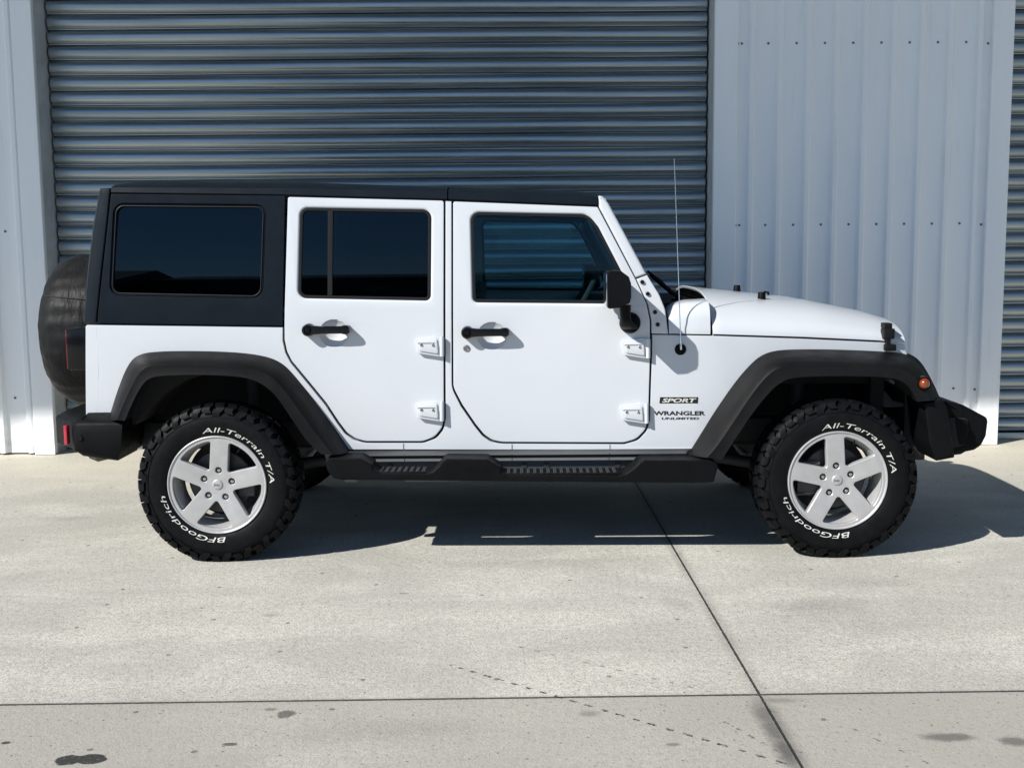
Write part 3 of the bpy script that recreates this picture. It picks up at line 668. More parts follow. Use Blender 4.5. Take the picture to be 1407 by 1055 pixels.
# --- wheel flares: lofted from the body skin out to the lip
def flare(outer, crease, inner, yl, name='wheel_flare'):
    n = 72
    def pl(pts, yf, it=2):
        s = resample(smooth_poly([(a, b, 0) for a, b in pts], it), n); return [yf(p.x, p.y) for p in s]
    def yb(px, py): xx, zz = us(px, py, .012); return Vector((xx, yside(xx, zz)+.012, zz))
    A = pl(outer, yb); B = pl(crease, lambda a, b: U(a, b, yl+.012)); Cc = pl(inner, lambda a, b: U(a, b, yl))
    rows = []
    for a, b, c in zip(A, B, Cc):
        ins = (c-b); ins.y = 0; ins = ins.normalized() if ins.length > 1e-6 else Vector((0, 0, -1))
        up = Vector((a.x, a.y-.030, a.z)).lerp(a, .25)
        m1 = a.lerp(b, .08); m1.y = a.y-.012
        m2 = a.lerp(b, .45); m2.y = a.y+(b.y-a.y)*.60
        m3 = a.lerp(b, .82); m3.y = a.y+(b.y-a.y)*.92
        b1 = b.lerp(c, .10); b1.y = yl+.005
        rows.append([a+Vector((0, .03, 0)), a, m1, m2, m3, b.lerp(b1, .3), b1, b.lerp(c, .5)+Vector((0, 0, 0)), c.lerp(b, .06), c+Vector((0, .006, 0)), c+Vector((0, .02, 0)), Vector((c.x, yl+.10, c.z))-ins*.006])
    o = finish(name, loft(rows, False, True), 'flare', CAR, 32)
    # liner that closes the arch
    rows = [[Vector((c.x, yl+.06, c.z))+Vector((0, 0, .012)), Vector((c.x, yl+.35, c.z+.03)), Vector((c.x, yl+.62, c.z+.02))] for c in Cc]
    bm = loft(rows)
    finish('wheel_liner', bm, 'under', CAR, 60)
    return o
f_r = flare([(148, 577), (155, 553), (162.5, 530), (171, 508), (180, 493), (190, 486), (206, 482), (250, 480.3), (312, 481.5), (350, 485), (375, 490.5), (391, 499), (404, 512), (425, 538), (448, 568), (470, 599), (483.5, 619.5)],
            [(160, 577), (171, 550), (184, 522), (193, 508), (203, 501.5), (220, 500), (280, 500), (330, 502.5), (356, 507), (372, 514), (385, 526), (400, 545), (425, 580), (447, 608), (460, 624.5)],
            [(172, 578), (180, 559), (188, 542), (198, 526), (208, 519), (224, 516.5), (281, 515.5), (330, 518), (352, 524), (368, 534), (380, 546), (394, 566), (412, 594), (428, 614), (441, 624)], -.028)
f_f = flare([(943.5, 623), (960, 597), (980, 564), (1010, 521), (1034, 494.5), (1047, 485.5), (1062, 480.5), (1082, 478.6), (1132, 478.2), (1192, 480.2), (1236, 483), (1252, 486.5), (1265, 496), (1277.5, 516.5), (1286, 534), (1292, 548)],
            [(968, 628), (981, 615), (1000, 588), (1020, 557), (1040, 528), (1058, 508.5), (1076, 500.5), (1101, 498.5), (1192, 500), (1226, 502), (1246, 507), (1262, 520), (1274, 538), (1280, 550)],
            [(993, 632), (1001, 619), (1016, 596), (1036, 566), (1059, 538), (1074, 525.5), (1090, 519.5), (1132, 517.3), (1192, 517.8), (1226, 520), (1240, 524.5), (1250, 533), (1257, 543), (1261, 552)], -.03)
x = U(1270.5, 527, -.03).x; z = U(1270.5, 527, -.03).z
bm = bmesh.new(); lathe([(.001, -.052), (.012, -.049), (.022, -.040), (.027, -.026), (.028, .02)], 28, bm, (x, 0, z)); ti = finish('turn_signal', bm, 'amber', CAR)
bm = bmesh.new(); lathe([(.0275, -.031), (.0305, -.034), (.033, -.028), (.033, .01)], 28, bm, (x, 0, z)); finish('signal_bezel', bm, 'gloss_black', ti)

# --- side step
yo = -.035; yi = .11
def stp(px, py): p = U(px, py, yo); return (p.x, p.z)
top_l = [(446, 634), (450, 629.5), (494, 629.5), (499, 632), (506, 638.5), (513, 645), (522, 649.5), (585, 650.5), (594, 648), (603, 640), (608, 633), (613, 630.5), (670, 631), (675, 634.5), (683, 642.5), (690, 649.5), (698, 652), (850, 653), (860, 650.5), (871, 643), (879, 635), (885, 632.2), (975, 632.2), (988, 637)]
bot_l = [(981, 663), (960, 664), (470, 659.5), (458, 657), (450, 648)]
lp = [stp(*q) for q in rnd([(a, b, 5) for a, b in top_l]+[(a, b, 3) for a, b in bot_l], 3)]
step = finish('side_step', prism_bm([lp], yo, yi, .012, 3), 'plastic', CAR, 35, wn=True)
def tread(p0, p1, py):
    a = stp(p0, py); c = stp(p1, py); bm = bmesh.new()
    box(bm, (a[0], yo+.012, a[1]-.01), (c[0], yi-.005, a[1]+.003), .002)
    t_ = finish('step_tread', bm, 'plastic', step, 35)
    bm = bmesh.new(); n = int((c[0]-a[0])/.0315)
    for i in range(n):
        xx = a[0]+.012+i*(c[0]-a[0]-.02)/n
        for r in range(5):
            yy = yo+.022+r*.024
            for s in (0, 1):
                x1 = xx+s*.009; box(bm, (x1, yy+(.006 if s else 0), a[1]+.002), (x1+.005, yy+.011+(.006 if s else 0), a[1]+.0068), .001)
            box(bm, (xx+.002, yy+.006, a[1]+.002), (xx+.013, yy+.010, a[1]+.0062))
    finish('grip_pattern', bm, M['grip'], t_, 35)
tread(516, 590, 650.3); tread(693, 855, 652.3)

# --- front bumper
def xzl(pts, y, seg=4): return [xz(p[0], p[1], y) for p in rnd(pts, seg)]
bm = prism_bm([xzl([(1266, 552, 2), (1290, 546.5, 2), (1297, 560), (1307, 626, 2), (1281.5, 631, 2), (1273, 608, 8)], .05)], .0, .26, .012, 3)
fb_c = finish('front_bumper_end', bm, 'plastic', CAR, 35)
bm = prism_bm([xzl([(1286, 548, 2), (1311, 552.5, 4), (1320, 555, 4), (1351, 571.5, 6), (1352.5, 577, 4), (1350, 597, 8), (1343, 610, 8), (1334, 616, 5), (1322, 618.5, 3), (1316, 622, 3), (1300, 624)], .26)], .2, 2*YC-.2, .03, 4)
fb = finish('front_bumper', bm, 'plastic', CAR, 35)
bm = prism_bm([xzl([(1303, 573, 3), (1330, 575, 5), (1331, 590, 3), (1325, 612, 5), (1309, 615, 3)], .19)], .188, .22, .006, 2)
finish('bumper_pocket', bm, 'gap', fb, 35)
bm = prism_bm([xzl([(1312, 574, 3), (1329, 576.5, 4), (1330, 588, 3), (1325, 610, 4), (1318, 612, 3)], .19)], .184, .20, .003, 2)
finish('fog_light_housing', bm, 'plastic', fb, 35)
bm = bmesh.new(); a = U(1270, 590, .25)
box(bm, (a.x-.09, .28, .42), (a.x+.02, 2*YC-.28, .80), .01); finish('radiator_support', bm, 'under', CAR)
# grey inner splash shield seen through the front arch
bm = prism_bm([xzl([(1200, 534, 3), (1216, 537, 6), (1228, 551, 8), (1246, 554, 3), (1250, 558, 2), (1216, 560, 4), (1200, 552, 3)], .3)], .3, .34, .004)
finish('splash_shield', bm, simple('dark_shield', (.03, .032, .036), .6), CAR)

# --- rear bumper, wrapped round the corner
def zz_(py, y): return U(120, py, y).z
yb_ = .012
x_f = U(168, 583, yb_).x; x_c = U(97, 590, yb_).x; x_e = U(90.5, 590, .42).x
plan = [(x_f, yb_), (x_c+.05, yb_), (x_c+.012, yb_+.010), (x_c-.010, yb_+.04), (x_c-.03, yb_+.10), (x_e+.012, yb_+.26), (x_e, yb_+.44), (x_e, YC)]
full = plan+[(a, 2*YC-b) for a, b in reversed(plan[:-1])]
ztp = U(130, 581, yb_).z; zbt = U(110, 634, yb_).z
inn = [(x_f, .30), (x_f, 2*YC-.30)]
poly = full+[(x_f, 2*YC-.30), (x_f-.02, 2*YC-.30), (x_f-.02, .30), (x_f, .30)]
rows = []
for k, (z, sh, cut) in enumerate(((zbt-.002, .030, .12), (zbt+.012, .012, .10), (zbt+.05, .0, .045), (ztp-.012, .0, .0), (ztp, .006, .0), (ztp+.012, .03, .0), (ztp+.035, .10, .0))):
    r = []
    for (a, b) in poly:
        yy = b+(sh if b < YC else -sh); ff = min(1, max(0, (a-x_c)/(x_f-x_c)))
        xx = a-cut*.33*ff+(sh*.9 if a < x_c+.02 else 0)
        zz2 = z+(.03*(1-ff) if k < 2 and a < x_c+.06 else 0)
        r.append((xx, yy, zz2))
    rows.append(r)
bm = loft(rows, True, True)
rb = finish('rear_bumper', bm, 'plastic', CAR, 38)
a = U(91.5, 597, yb_+.05)
bm = bmesh.new(); box(bm, (a.x-.003, yb_+.022, U(92, 611, .03).z), (a.x+.012, yb_+.062, U(92, 585, .03).z), .003); finish('rear_reflector', bm, 'red', rb)
p = U(110.5, 602, yb_); bm = bmesh.new(); lathe([(.001, -.006), (.011, -.006), (.013, -.002), (.013, .01)], 20, bm, (p.x, yb_, p.z)); finish('parking_sensor', bm, 'gloss_black', rb)
bm = bmesh.new(); tube(bm, [U(124, 622, .52), U(132, 622, .52), U(160, 614, .55), U(205, 592, .6)], [.03, .048, .055, .055], 16); finish('exhaust', bm, simple('dull_exhaust', (.09, .085, .08), .55, metal=.4), CAR)

# --- tail: lamp, tailgate, covered spare wheel
x0 = U(97.5, 480, .2).x; x1 = us(118, 480)[0]
za = U(100, 451, .15).z; zb_ = U(100, 508, .15).z
bm = bmesh.new(); box(bm, (x0+.004, .135, zb_), (x1+.004, .30, za), .008); tl = finish('tail_lamp', bm, 'gloss_black', CAR)
bm = bmesh.new(); box(bm, (x0+.000, .140, zb_+.006), (x0+.0055, .296, za-.006), .002); finish('lamp_lens', bm, 'red_dark', tl)
xt = us(118, 500)[0]
bm = bmesh.new(); box(bm, (xt-.0, .128, zz_(572, .15)), (xt+.05, 2*YC-.128, zz_(447, .15)), .012); finish('tailgate', bm, 'paint', CAR)
bm = loft([[(us(117, 443)[0]-.01, .36, us(117, 440)[1]), (us(117, 443)[0]-.01, 2*YC-.36, us(117, 440)[1])], [(us(138, 264)[0]-.01, .38, us(138, 270)[1]), (us(138, 264)[0]-.01, 2*YC-.38, us(138, 270)[1])]]); finish('rear_window', bm, 'privacy', CAR)
yS = YC+.06
p_t = U(110, 350, yS); p_b = U(92, 556, yS); zS = (p_t.z+p_b.z)/2; rS = (p_t.z-p_b.z)/2
xS0 = U(43, 475, yS-rS*.86).x; xS1 = us(119, 500)[0]-.02
wS = xS1-xS0
prof = [(.001, 0), (rS*.45, .003), (rS*.70, .012), (rS*.82, .035), (rS*.92, .075), (rS*.975, .12), (rS, .165), (rS*1.0, wS*.75), (rS*.985, wS-.02), (rS*.95, wS)]
V = lathe(prof, 160)
for v in V.verts:
    a = atan2(v.co.z, v.co.x); r = sqrt(v.co.x**2+v.co.z**2)
    k = 1+.008*sin(7*a+9*v.co.y)+.006*sin(17*a-14*v.co.y+1.3)+.005*sin(29*a+3)
    v.co = Vector((xS0+v.co.y, yS+r*cos(a)*k, zS+r*sin(a)*k))
sp = finish('spare_wheel_cover', V, 'cover', CAR, 60)
bm = bmesh.new(); zz0 = zS+rS*.52
pp = [(y_, r_) for r_, y_ in prof]; sp_pts = []
for i in range(24):
    xx = .05+(wS-.06)*i/23; rr = interp(pp, xx)*1.006; zz_s = rS*.50-.0015*i
    if rr > zz_s: sp_pts.append((xS0+xx, yS-sqrt(rr**2-zz_s**2), zS+zz_s))
tube(bm, sp_pts, .0035, 6); finish('cover_seam', bm, 'gap', sp)
bm = bmesh.new()
lathe([(rS*.75, wS-.17), (rS*.93, wS-.17), (rS*.965, wS-.13), (rS*.965, wS-.0), (rS*.93, wS+.03), (rS*.5, wS+.03)], 72, bm)
for i in range(52):
    a = 2*pi*i/52
    for k in range(3):
        r = rS*.985; y = wS-.10+k*.045+(i % 2)*.012; t_ = bmesh.ops.create_cube(bm, size=1)['verts']
        for v in t_: v.co = Matrix.Rotation(-a, 3, 'Y') @ Vector((r+v.co.x*.025, y+v.co.y*.034, v.co.z*.028))
for v in bm.verts: v.co = Vector((xS0+v.co.y+.02, yS+v.co.x, zS-.012+v.co.z))
finish('spare_tyre', bm, 'rubber', CAR, 30)
bm = bmesh.new(); box(bm, (xS1-.08, yS-.15, zS-.15), (xt+.02, yS+.15, zS+.15), .01); finish('spare_carrier', bm, 'under', CAR)

# --- door mirror
rows = []
MZ = [(834.2, 373.5), (836, 371.8), (853, 372), (864.5, 380.5), (867.6, 390), (867.6, 409), (865.5, 416.5), (851, 423.4), (837, 424.7), (834.8, 422)]
yM = -.15
cxm = sum(q[0] for q in MZ)/len(MZ); cym = sum(q[1] for q in MZ)/len(MZ)
for dy, k in ((.012, .0), (0, .93), (.003, .975), (.012, 1.0), (.06, 1.0), (.15, .97), (.23, .90), (.235, .85)):
    r = []
    for q in rnd([(a, b, 3) for a, b in MZ], 3):
        p = U(cxm+(q[0]-cxm)*max(k, .02), cym+(q[1]-cym)*max(k, .02), yM); r.append((p.x, yM+dy+(0 if k else -.012), p.z))
    rows.append(r)
mr = finish('door_mirror', loft(rows, True, True), 'plastic', CAR, 30)
bm = bmesh.new(); a = U(834, 376, yM+.02); c = U(834, 421, yM+.02)
box(bm, (a.x-.004, yM+.02, c.z), (a.x+.006, yM+.21, a.z), .004); finish('mirror_glass', bm, 'chrome', mr)
bm = bmesh.new()
rows = []
for px, py, w_, y in ((859, 419, 8, -.03), (859, 432, 7.2, -.02), (860, 440, 7.2, .0), (863, 448, 11, .04), (866, 452, 12, .09)):
    p = U(px, py, y); hw = w_/288
    rows.append([(p.x+hw*cos(t_*pi/6), p.y+.035*sin(t_*pi/6), p.z) for t_ in range(12)])
bm = loft(rows, True, True)
x, z = us(865.5, 443.5); lathe([(.001, -.045), (.03, -.043), (.044, -.03), (.0505, -.01), (.0515, .01)], 32, bm, (x, yside(x, z), z))
finish('mirror_arm', bm, 'plastic', mr, 40)

# --- aerial
x, z = us(935, 480); y = yside(x, z); bm = bmesh.new(); lathe([(.001, -.022), (.008, -.022), (.011, -.014), (.020, -.012), (.027, -.005), (.0285, .006)], 28, bm, (x, y, z)); ab = finish('aerial_base', bm, 'plastic', CAR, 30)
a = Vector((x, y-.02, z)); b_ = U(926.3, 218, y-.03)
bm = bmesh.new(); tube(bm, [a, a+(b_-a)*.04, a+(b_-a)*.05, b_], [.0055, .005, .0026, .0018], 8); finish('aerial_rod', bm, 'chrome', ab)
# --- lettering on the fender
def fender_text(s, x0, x1, ybase, ytop, mat, dy, shear=0, off=.012):
    bm = text_mesh(s, 1, off, shear); xs_ = [v.co.x for v in bm.verts]; ys_ = [v.co.y for v in bm.verts]; lo, hi = min(xs_), max(xs_); yl, yh = min(ys_), max(ys_)
    for v in bm.verts:
        px = x0+(v.co.x-lo)/(hi-lo)*(x1-x0); py = ybase+(v.co.y-yl)/(yh-yl)*(ytop-ybase); xx, zz = us(px, py); v.co = Vector((xx, yside(xx, zz)-dy, zz))
    return finish('fender_lettering', bm, mat, bs, flip=False)
side_panel('decal_strip', [(907, 545.6), (959.3, 545.6), (958.7, 554.2), (906, 554.2)], (), 'black_letter', .002, -.0008, bs, 0)
fender_text('SPORT', 909.5, 957, 553.0, 547.2, 'white_letter', .0016, .25, .03)
fender_text('WRANGLER', 898, 969, 570.6, 564.6, 'black_letter', .001, 0, .035)
fender_text('UNLIMITED', 909, 960.5, 576.4, 573.2, 'black_letter', .001, .15, .03)

# ------------------------------------------------------------------ wheels
RT = .386
def tyre_bm():
    bm = bmesh.new()
    carc = [(.226, .034), (.233, .020), (.240, .012), (.252, .006), (.275, .001), (.300, .0), (.322, .003), (.340, .009), (.356, .016), (.367, .028), (.372, .050), (.374, .10), (.374, .118)]
    full = carc+[(r, .236-y) for r, y in reversed(carc[:-1])]
    lathe(full, 160, bm)
    lathe([(.3285, .0085), (.3290, .0015), (.3330, .0030), (.3335, .0110)], 160, bm)
    path = [(.334, .0030, 0), (.348, .0045, .0), (.361, .008, .0), (.3725, .015, 0), (.3800, .028, .0), (.3825, .050, .0), (.383, .088, 0)]
    NB = 42; P = 2*pi/NB; rg = random.Random(3)
    def block(a0, w_, k0, k1, side, zig):
        nn = []
        for k in range(k0, k1+1):
            r, y, _ = path[k]; skew = zig[k]*P
            a = path[max(k-1, 0)]; c = path[min(k+1, len(path)-1)]; d = Vector((c[0]-a[0], c[1]-a[1])).normalized(); nrm = Vector((d.y, -d.x))*-1
            if nrm.x < 0 and abs(nrm.x) > abs(nrm.y): nrm = -nrm
            nrm = Vector((abs(nrm.x), -abs(nrm.y)))
            lift = .0028 if k == k0 else .004
            o_ = (r+nrm.x*lift, y+nrm.y*lift); b_ = (r-nrm.x*.012, y-nrm.y*.012)
            row = []
            for (rr, yy), sh in ((b_, 1.06), (o_, .97)):
                for s in (-1, 1):
                    t_ = a0+skew+s*w_*P/2*sh; yy2 = yy if side == 0 else .236-yy
                    row.append(bm.verts.new((rr*cos(t_), yy2, rr*sin(t_))))
            nn.append(row)
        for a, c in zip(nn, nn[1:]):
            for i, j in ((2, 3), (0, 2), (1, 3)): bm.faces.new((a[i], a[j], c[j], c[i]))
        for q in (nn[0], nn[-1]): bm.faces.new((q[0], q[1], q[3], q[2]))
    zigA = [.34, .30, .05, -.06, .10, .16, .26]; zigB = [.10, .04, .24, .20, -.06, .10, .26]
    for i in range(NB):
        a0 = i*P
        for side in (0, 1):
            if i % 2 == 0: block(a0, .68, 0, 4, side, zigA); block(a0+.07*P, .78, 4, 6, side, [z-.05 for z in zigA])
            else: block(a0, .72, 1, 4, side, zigB); block(a0, .72, 4, 6, side, zigB)
        for k, y in enumerate((.104, .132)):
            for h in (0, 1):
                t0 = a0+(.25 if k else 0)*P+h*P*.5; r0, r1 = .368, .3815
                vs = []
                for rr in (r0, r1):
                    for (s, yy) in ((-.2, -.012), (.12, -.013), (.2, .0), (.16, .012), (-.14, .012), (-.24, .002)):
                        t_ = t0+s*P; vs.append(bm.verts.new((rr*cos(t_), y+yy, rr*sin(t_))))
                bm.faces.new(vs[6:]); 
                for q in range(6): bm.faces.new((vs[q], vs[(q+1) % 6], vs[6+(q+1) % 6], vs[6+q]))
    for v in bm.verts:                          # the loaded tyre flattens on the ground
        if v.co.z < -ZC+.045 and sqrt(v.co.x**2+v.co.z**2) > .25:
            t_ = (-ZC+.045-v.co.z)/.06; v.co.y += (-.006 if v.co.y < .118 else .006)*min(1, t_)
        if v.co.z < -ZC+.0015: v.co.z = -ZC+.0015
    return bm
def rim_bm():
    hw = .0435; ro = .2120; loops = [[(.2285*cos(2*pi*i/120), .2285*sin(2*pi*i/120)) for i in range(120)]]
    for k in range(5):
        ph = 2*pi*k/5+pi/5+pi/2; al = pi/5
        ua = (cos(ph-al), sin(ph-al)); na = (-sin(ph-al), cos(ph-al)); ub = (cos(ph+al), sin(ph+al)); nb_ = (sin(ph+al), -cos(ph+al))
        lmax = sqrt(ro*ro-hw*hw); ap_ = hw/sin(al)
        pa = (ua[0]*lmax+na[0]*hw, ua[1]*lmax+na[1]*hw); pb = (ub[0]*lmax+nb_[0]*hw, ub[1]*lmax+nb_[1]*hw); a0 = atan2(pa[1], pa[0]); a1 = atan2(pb[1], pb[0]); da = (a1-a0+pi) % (2*pi)-pi
        pts = [(ap_*cos(ph), ap_*sin(ph), .012), (*pa, .010)]+[(ro*cos(a0+da*i/8), ro*sin(a0+da*i/8)) for i in range(1, 8)]+[(*pb, .010)]
        loops.append(rnd(pts, 5))
        an = 2*pi*k/5+pi/2; loops.append([(.0695*cos(an)+.0155*cos(2*pi*i/24), .0695*sin(an)+.0155*sin(2*pi*i/24)) for i in range(24)])
    bm = prism_bm(loops, 0, .034, .0055, 3)
    for v in bm.verts:
        r = sqrt(v.co.x**2+v.co.z**2); d = v.co.y; v.co.y = .010+.016*(1-min(1, r/.20))+d
        if d > .02:                             # pocket walls are drafted
            pass
    lathe([(.2375, .030), (.238, .012), (.2365, .0055), (.2335, .0042), (.2305, .0055), (.228, .0095), (.224, .0125), (.220, .0135)], 120, bm)
    return bm
def barrel_bm():
    return lathe([(.2375, .03), (.224, .02), (.2135, .030), (.2060, .048), (.196, .075), (.193, .11), (.195, .16), (.207, .19), (.222, .2), (.232, .21)], 96)
def ring_text(bm, s, a_start, a_end, r0, r1, off=.03, shear=.0, flip=False):
    t_ = text_mesh(s, 1, off, shear); xs_ = [v.co.x for v in t_.verts]; ys_ = [v.co.y for v in t_.verts]; lo, hi, yl, yh = min(xs_), max(xs_), 0.0, .73
    mp = []
    for v in t_.verts:
        a = a_start+(v.co.x-lo)/(hi-lo)*(a_end-a_start); r = r0+(v.co.y-yl)/(yh-yl)*(r1-r0); mp.append((r*cos(a), r*sin(a), r))
    def sy(r): return interp([(.240, .012), (.252, .006), (.275, .001), (.300, .0)], r)-.0016
    vs = [bm.verts.new((x, sy(r), z)) for x, z, r in mp]
    t_.verts.index_update(); t_.verts.ensure_lookup_table()
    for f in t_.faces:
        try: bm.faces.new([vs[v.index] for v in f.verts])
        except ValueError: pass
    t_.free()
def letter_bms():
    out = []
    for s_, a0, a1 in (('All-Terrain', 109, 36), ('T/A', 30, 8), ('BFGoodrich', -76.5, -163)):
        bm = bmesh.new(); ring_text(bm, s_, R(a0), R(a1), .2545, .2800, -.003, .18)
        for f in bm.faces: f.normal_update()
        out.append(bm)
    return out
def make_wheel(x, rim_rot, let_rot):
    wl = finish('wheel', barrel_bm(), 'alloy', CAR, 40); wl.location = (x, 0, ZC)
    ty = finish('tyre', tyre_bm(), 'rubber', wl, 28)
    for b in letter_bms(): bmesh.ops.rotate(b, verts=b.verts, cent=(0, 0, 0), matrix=Matrix.Rotation(-let_rot, 3, 'Y')); finish('tyre_lettering', b, 'white_letter', wl, flip=False)
    b = rim_bm(); rm = Matrix.Rotation(-rim_rot, 3, 'Y'); bmesh.ops.rotate(b, verts=b.verts, cent=(0, 0, 0), matrix=rm); rim = finish('rim', b, 'alloy', wl, 33)
    b = lathe([(.001, .0165), (.018, .0168), (.0225, .0178), (.0245, .0195), (.0258, .0225), (.0262, .0265), (.0285, .0275), (.029, .04)], 40); finish('centre_cap', b, 'alloy', wl, 50)
    b = text_mesh('Jeep', .0165, .0004); bmesh.ops.translate(b, verts=b.verts, vec=(-.0175, -.005, 0))
    for v in b.verts: v.co = Vector((v.co.x, .0160, v.co.y))
    finish('cap_lettering', b, 'steel', wl, flip=False)
    for k in range(5):
        a = 2*pi*k/5+pi/2+rim_rot; c = (.0695*cos(a), 0, .0695*sin(a))
        b = bmesh.new(); lathe([(.001, .0205), (.005, .021), (.0085, .0245), (.0105, .031), (.0105, .06)], 12, b, c); finish('lug_nut', b, 'chrome', wl, 40)
    b = lathe([(.001, .075), (.05, .072), (.055, .092), (.148, .094), (.152, .10), (.152, .118), (.05, .12), (.05, .20), (.189, .202), (.189, .21)], 72); finish('brake_disc', b, simple('brake_steel', (.055, .055, .056), .45, metal=.6), wl, 40)
    b = bmesh.new(); s = 1 if x < 1 else -1; box(b, (s*.085, .068, -.07), (s*.165, .135, .07), .012); finish('brake_caliper', b, simple('caliper_iron', (.04, .04, .042), .55), wl, 40)
    b = bmesh.new(); a = R(62)+rim_rot; tube(b, [(.205*cos(a), .028, .205*sin(a)), (.186*cos(a), .012, .186*sin(a))], .0045, 8); finish('valve_stem', b, 'rubber', wl, 40)
    return wl
w_r = make_wheel(-.006, R(-5.5), R(-6)); w_f = make_wheel(WB+.006, R(5.0), 0)

# ------------------------------------------------------------------ cabin and running gear
FX = us(800, 400)[0]
def xk(px, y=.5): return U(px, 400, y).x
bm = bmesh.new(); box(bm, (us(812, 400)[0], .2, .70), (us(868, 400)[0]+.05, 2*YC-.2, 1.205), .03); finish('dashboard', bm, 'seatcloth', CAR)
cx, cz = U(796, 405, .52).x, 1.235
bm = bmesh.new(); n = 40; pts = []; ax = Vector((-.42, 0, .91)); 
for i in range(n+1):
    a = 2*pi*i/n; u_ = Vector((.0, 1, 0)); v_ = Vector((.91, 0, .42)); 
    pts.append(Vector((cx, .54, 1.20))+u_*.19*cos(a)+Vector((.50, 0, .866))*.19*sin(a))
tube(bm, pts, .015, 10)
tube(bm, [(cx, .36, 1.20), (cx, .72, 1.20)], .018, 8); tube(bm, [(cx, .54, 1.2), (cx+.25, .54, 1.08)], .03, 10)
finish('steering_wheel', bm, 'seatcloth', CAR)
for y in (.52, 2*YC-.52):
    x0 = us(585, 400)[0]
    bm = bmesh.new(); box(bm, (x0+.1, y-.25, .62), (x0+.62, y+.25, .80), .05)
    for k in range(1): box(bm, (x0-.10, y-.24, .75), (x0+.08, y+.24, 1.26), .05)
    box(bm, (x0-.13, y-.13, 1.29), (x0-.04, y+.13, 1.46), .035); finish('front_seat', bm, 'seatcloth', CAR)
x0 = us(440, 400)[0]
bm = bmesh.new(); box(bm, (x0-.1, .35, .75), (x0+.06, 2*YC-.35, 1.30), .05); box(bm, (x0, .35, .62), (x0+.5, 2*YC-.35, .82), .05); finish('rear_seat', bm, 'seatcloth', CAR)
for xx in (us(641, 300)[0]-.03,):
    bm = bmesh.new()
    for s in (0, 1):
        y = .235 if s == 0 else 2*YC-.235
        tube(bm, [(xx-.06, y-.03, 1.05), (xx-.05, y-.01, 1.45), (xx-.04, y+.02, 1.66), (xx-.04, y+.06, 1.70)], .035, 12)
    tube(bm, [(xx-.04, .28, 1.70), (xx-.04, 2*YC-.28, 1.70)], .035, 12)
    for y in (.27, 2*YC-.27): tube(bm, [(xx-.04, y, 1.70), (us(818, 290)[0], y+.0, 1.66), (us(880, 390)[0], y, 1.25)], .03, 12)
    finish('sports_bar', bm, 'seatcloth', CAR)
bm = bmesh.new(); p = U(660, 393, .19); box(bm, (p.x-.022, .17, p.z-.06), (p.x+.03, .21, p.z+.022), .008); finish('belt_anchor', bm, 'seatcloth', CAR)
bm = bmesh.new(); p = U(762, 300, .95); box(bm, (us(815, 300)[0]-.02, YC-.11, 1.58), (us(815, 300)[0]+.01, YC+.11, 1.65), .012); finish('rear_view_mirror', bm, 'gloss_black', CAR)
bm = bmesh.new()
for x in (0, WB):
    tube(bm, [(x, .2, ZC-.01), (x, 2*YC-.2, ZC-.01)], .045, 14); bmesh.ops.create_uvsphere(bm, u_segments=20, v_segments=12, radius=.13, matrix=Matrix.Translation((x, YC+(.0 if x < 1 else .2), ZC)))
    tube(bm, [(x+(.14 if x < 1 else -.14), .33, .30), (x+(.10 if x < 1 else -.10), .38, .85)], .035, 12)
for y in (.45, 2*YC-.45): box(bm, (-.75, y-.04, .50), (WB+.55, y+.04, .62), .01)
tube(bm, [(-.05, .34, .36), (.75, .42, .46)], .03, 10); tube(bm, [(WB+.05, .34, .34), (WB-.75, .42, .46)], .03, 10)
box(bm, (.9, .6, .36), (2.2, 1.3, .5), .03); finish('running_gear', bm, 'under', CAR, 40)

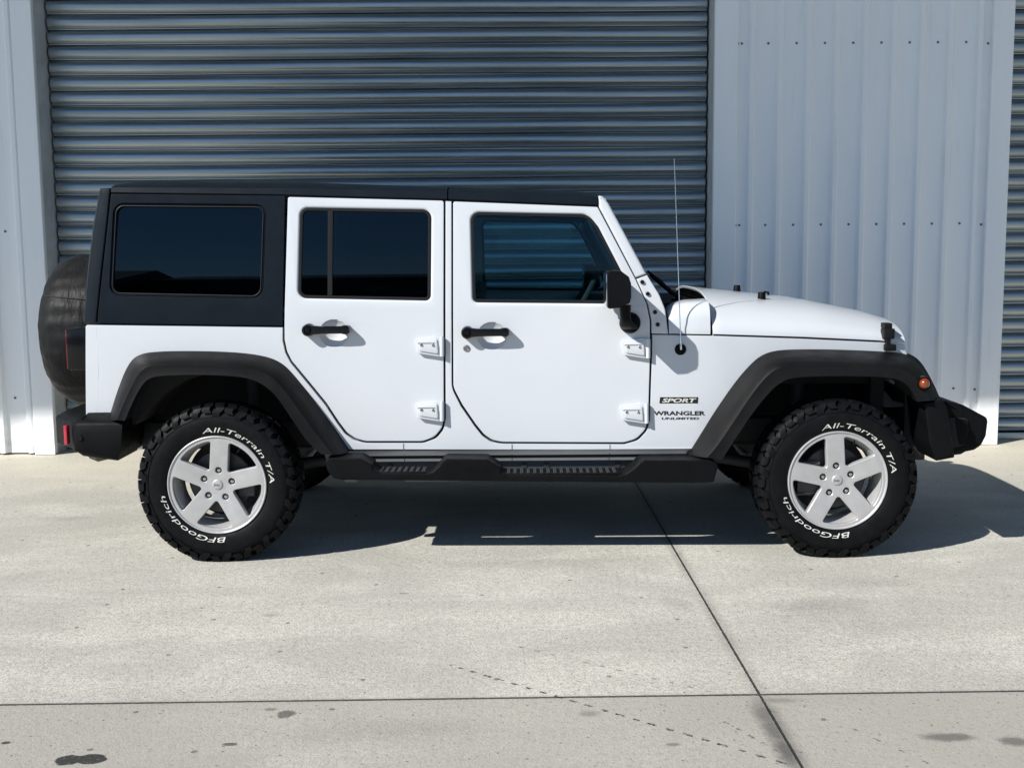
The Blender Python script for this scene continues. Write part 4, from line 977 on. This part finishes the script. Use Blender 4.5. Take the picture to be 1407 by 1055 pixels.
# ------------------------------------------------------------------ the far side repeats the near one
far = {}
for o in list(CAR.children):
    k = o.name.split('.')[0]
    if k in ('body_side', 'sill_panel', 'sill_shade_strip', 'door', 'hard_top_side', 'hard_top_corner', 'windscreen_pillar', 'windscreen_bracket', 'cowl_side', 'bonnet_latch', 'wheel_flare', 'wheel_liner', 'inner_guard', 'turn_signal', 'side_step', 'front_bumper_end', 'tail_lamp', 'door_mirror', 'wheel'):
        c = mirror_part(o, CAR)
        def strip(q):
            for ch in list(q.children):
                if ch.name.split('.')[0] in ('fender_lettering', 'tyre_lettering', 'cap_lettering', 'decal_strip'): bpy.data.objects.remove(ch)
                else: strip(ch)
        strip(c)

# ------------------------------------------------------------------ across the yard, behind the camera: seen in the glass and paint
M['shed'] = simple('shed_cladding', (.05, .053, .055), .6, var=.15, vscale=1); M['shed_roof'] = simple('shed_roof', (.05, .052, .055), .5, var=.1)
def shed(x0, x1, y, depth, h, ridge, label):
    e = tag(empty('opposite_shed', ((x0+x1)/2, y, 0)), label, 'shed'); cx_ = (x0+x1)/2
    bm = bmesh.new(); n = int((x1-x0)/.4); a = []
    for i in range(n+1):
        xx = x0+(x1-x0)*i/n; a.append((xx, y+(.03 if i % 2 else 0)))
    r0 = [bm.verts.new((x-cx_, yy-y, 0)) for x, yy in a]; r1 = [bm.verts.new((x-cx_, yy-y, h)) for x, yy in a]
    for i in range(n): bm.faces.new((r0[i], r0[i+1], r1[i+1], r1[i]))
    box(bm, (x0-cx_, -depth, 0), (x1-cx_, -.05, h)); finish('wall', bm, 'shed', e, 20)
    bm = bmesh.new(); V = [[bm.verts.new((xx, yy, zz)) for yy, zz in ((.35, h-.05), (-depth/2, ridge), (-depth-.3, h-.05), (-depth-.3, h-.2), (.35, h-.2))] for xx in (x0-cx_-.3, x1-cx_+.3)]
    for i in range(5): bm.faces.new((V[0][i], V[0][(i+1) % 5], V[1][(i+1) % 5], V[1][i]))
    bm.faces.new(V[0]); bm.faces.new(V[1]); finish('roof', bm, 'shed_roof', e, 20)
    bm = bmesh.new()
    for k in range(int((x1-x0)/9)): box(bm, (x0-cx_+2+k*9, .0, 0), (x0-cx_+6+k*9, .06, h*.72))
    finish('shed_door', bm, 'guide', e, 20)
shed(-46, -14.5, -27, 10, 4.2, 5.6, 'long low grey shed across the yard behind the camera, to the left')
shed(-13.9, 34, -30, 12, 4.6, 5.4, 'long low grey shed across the yard behind the camera, to the right')
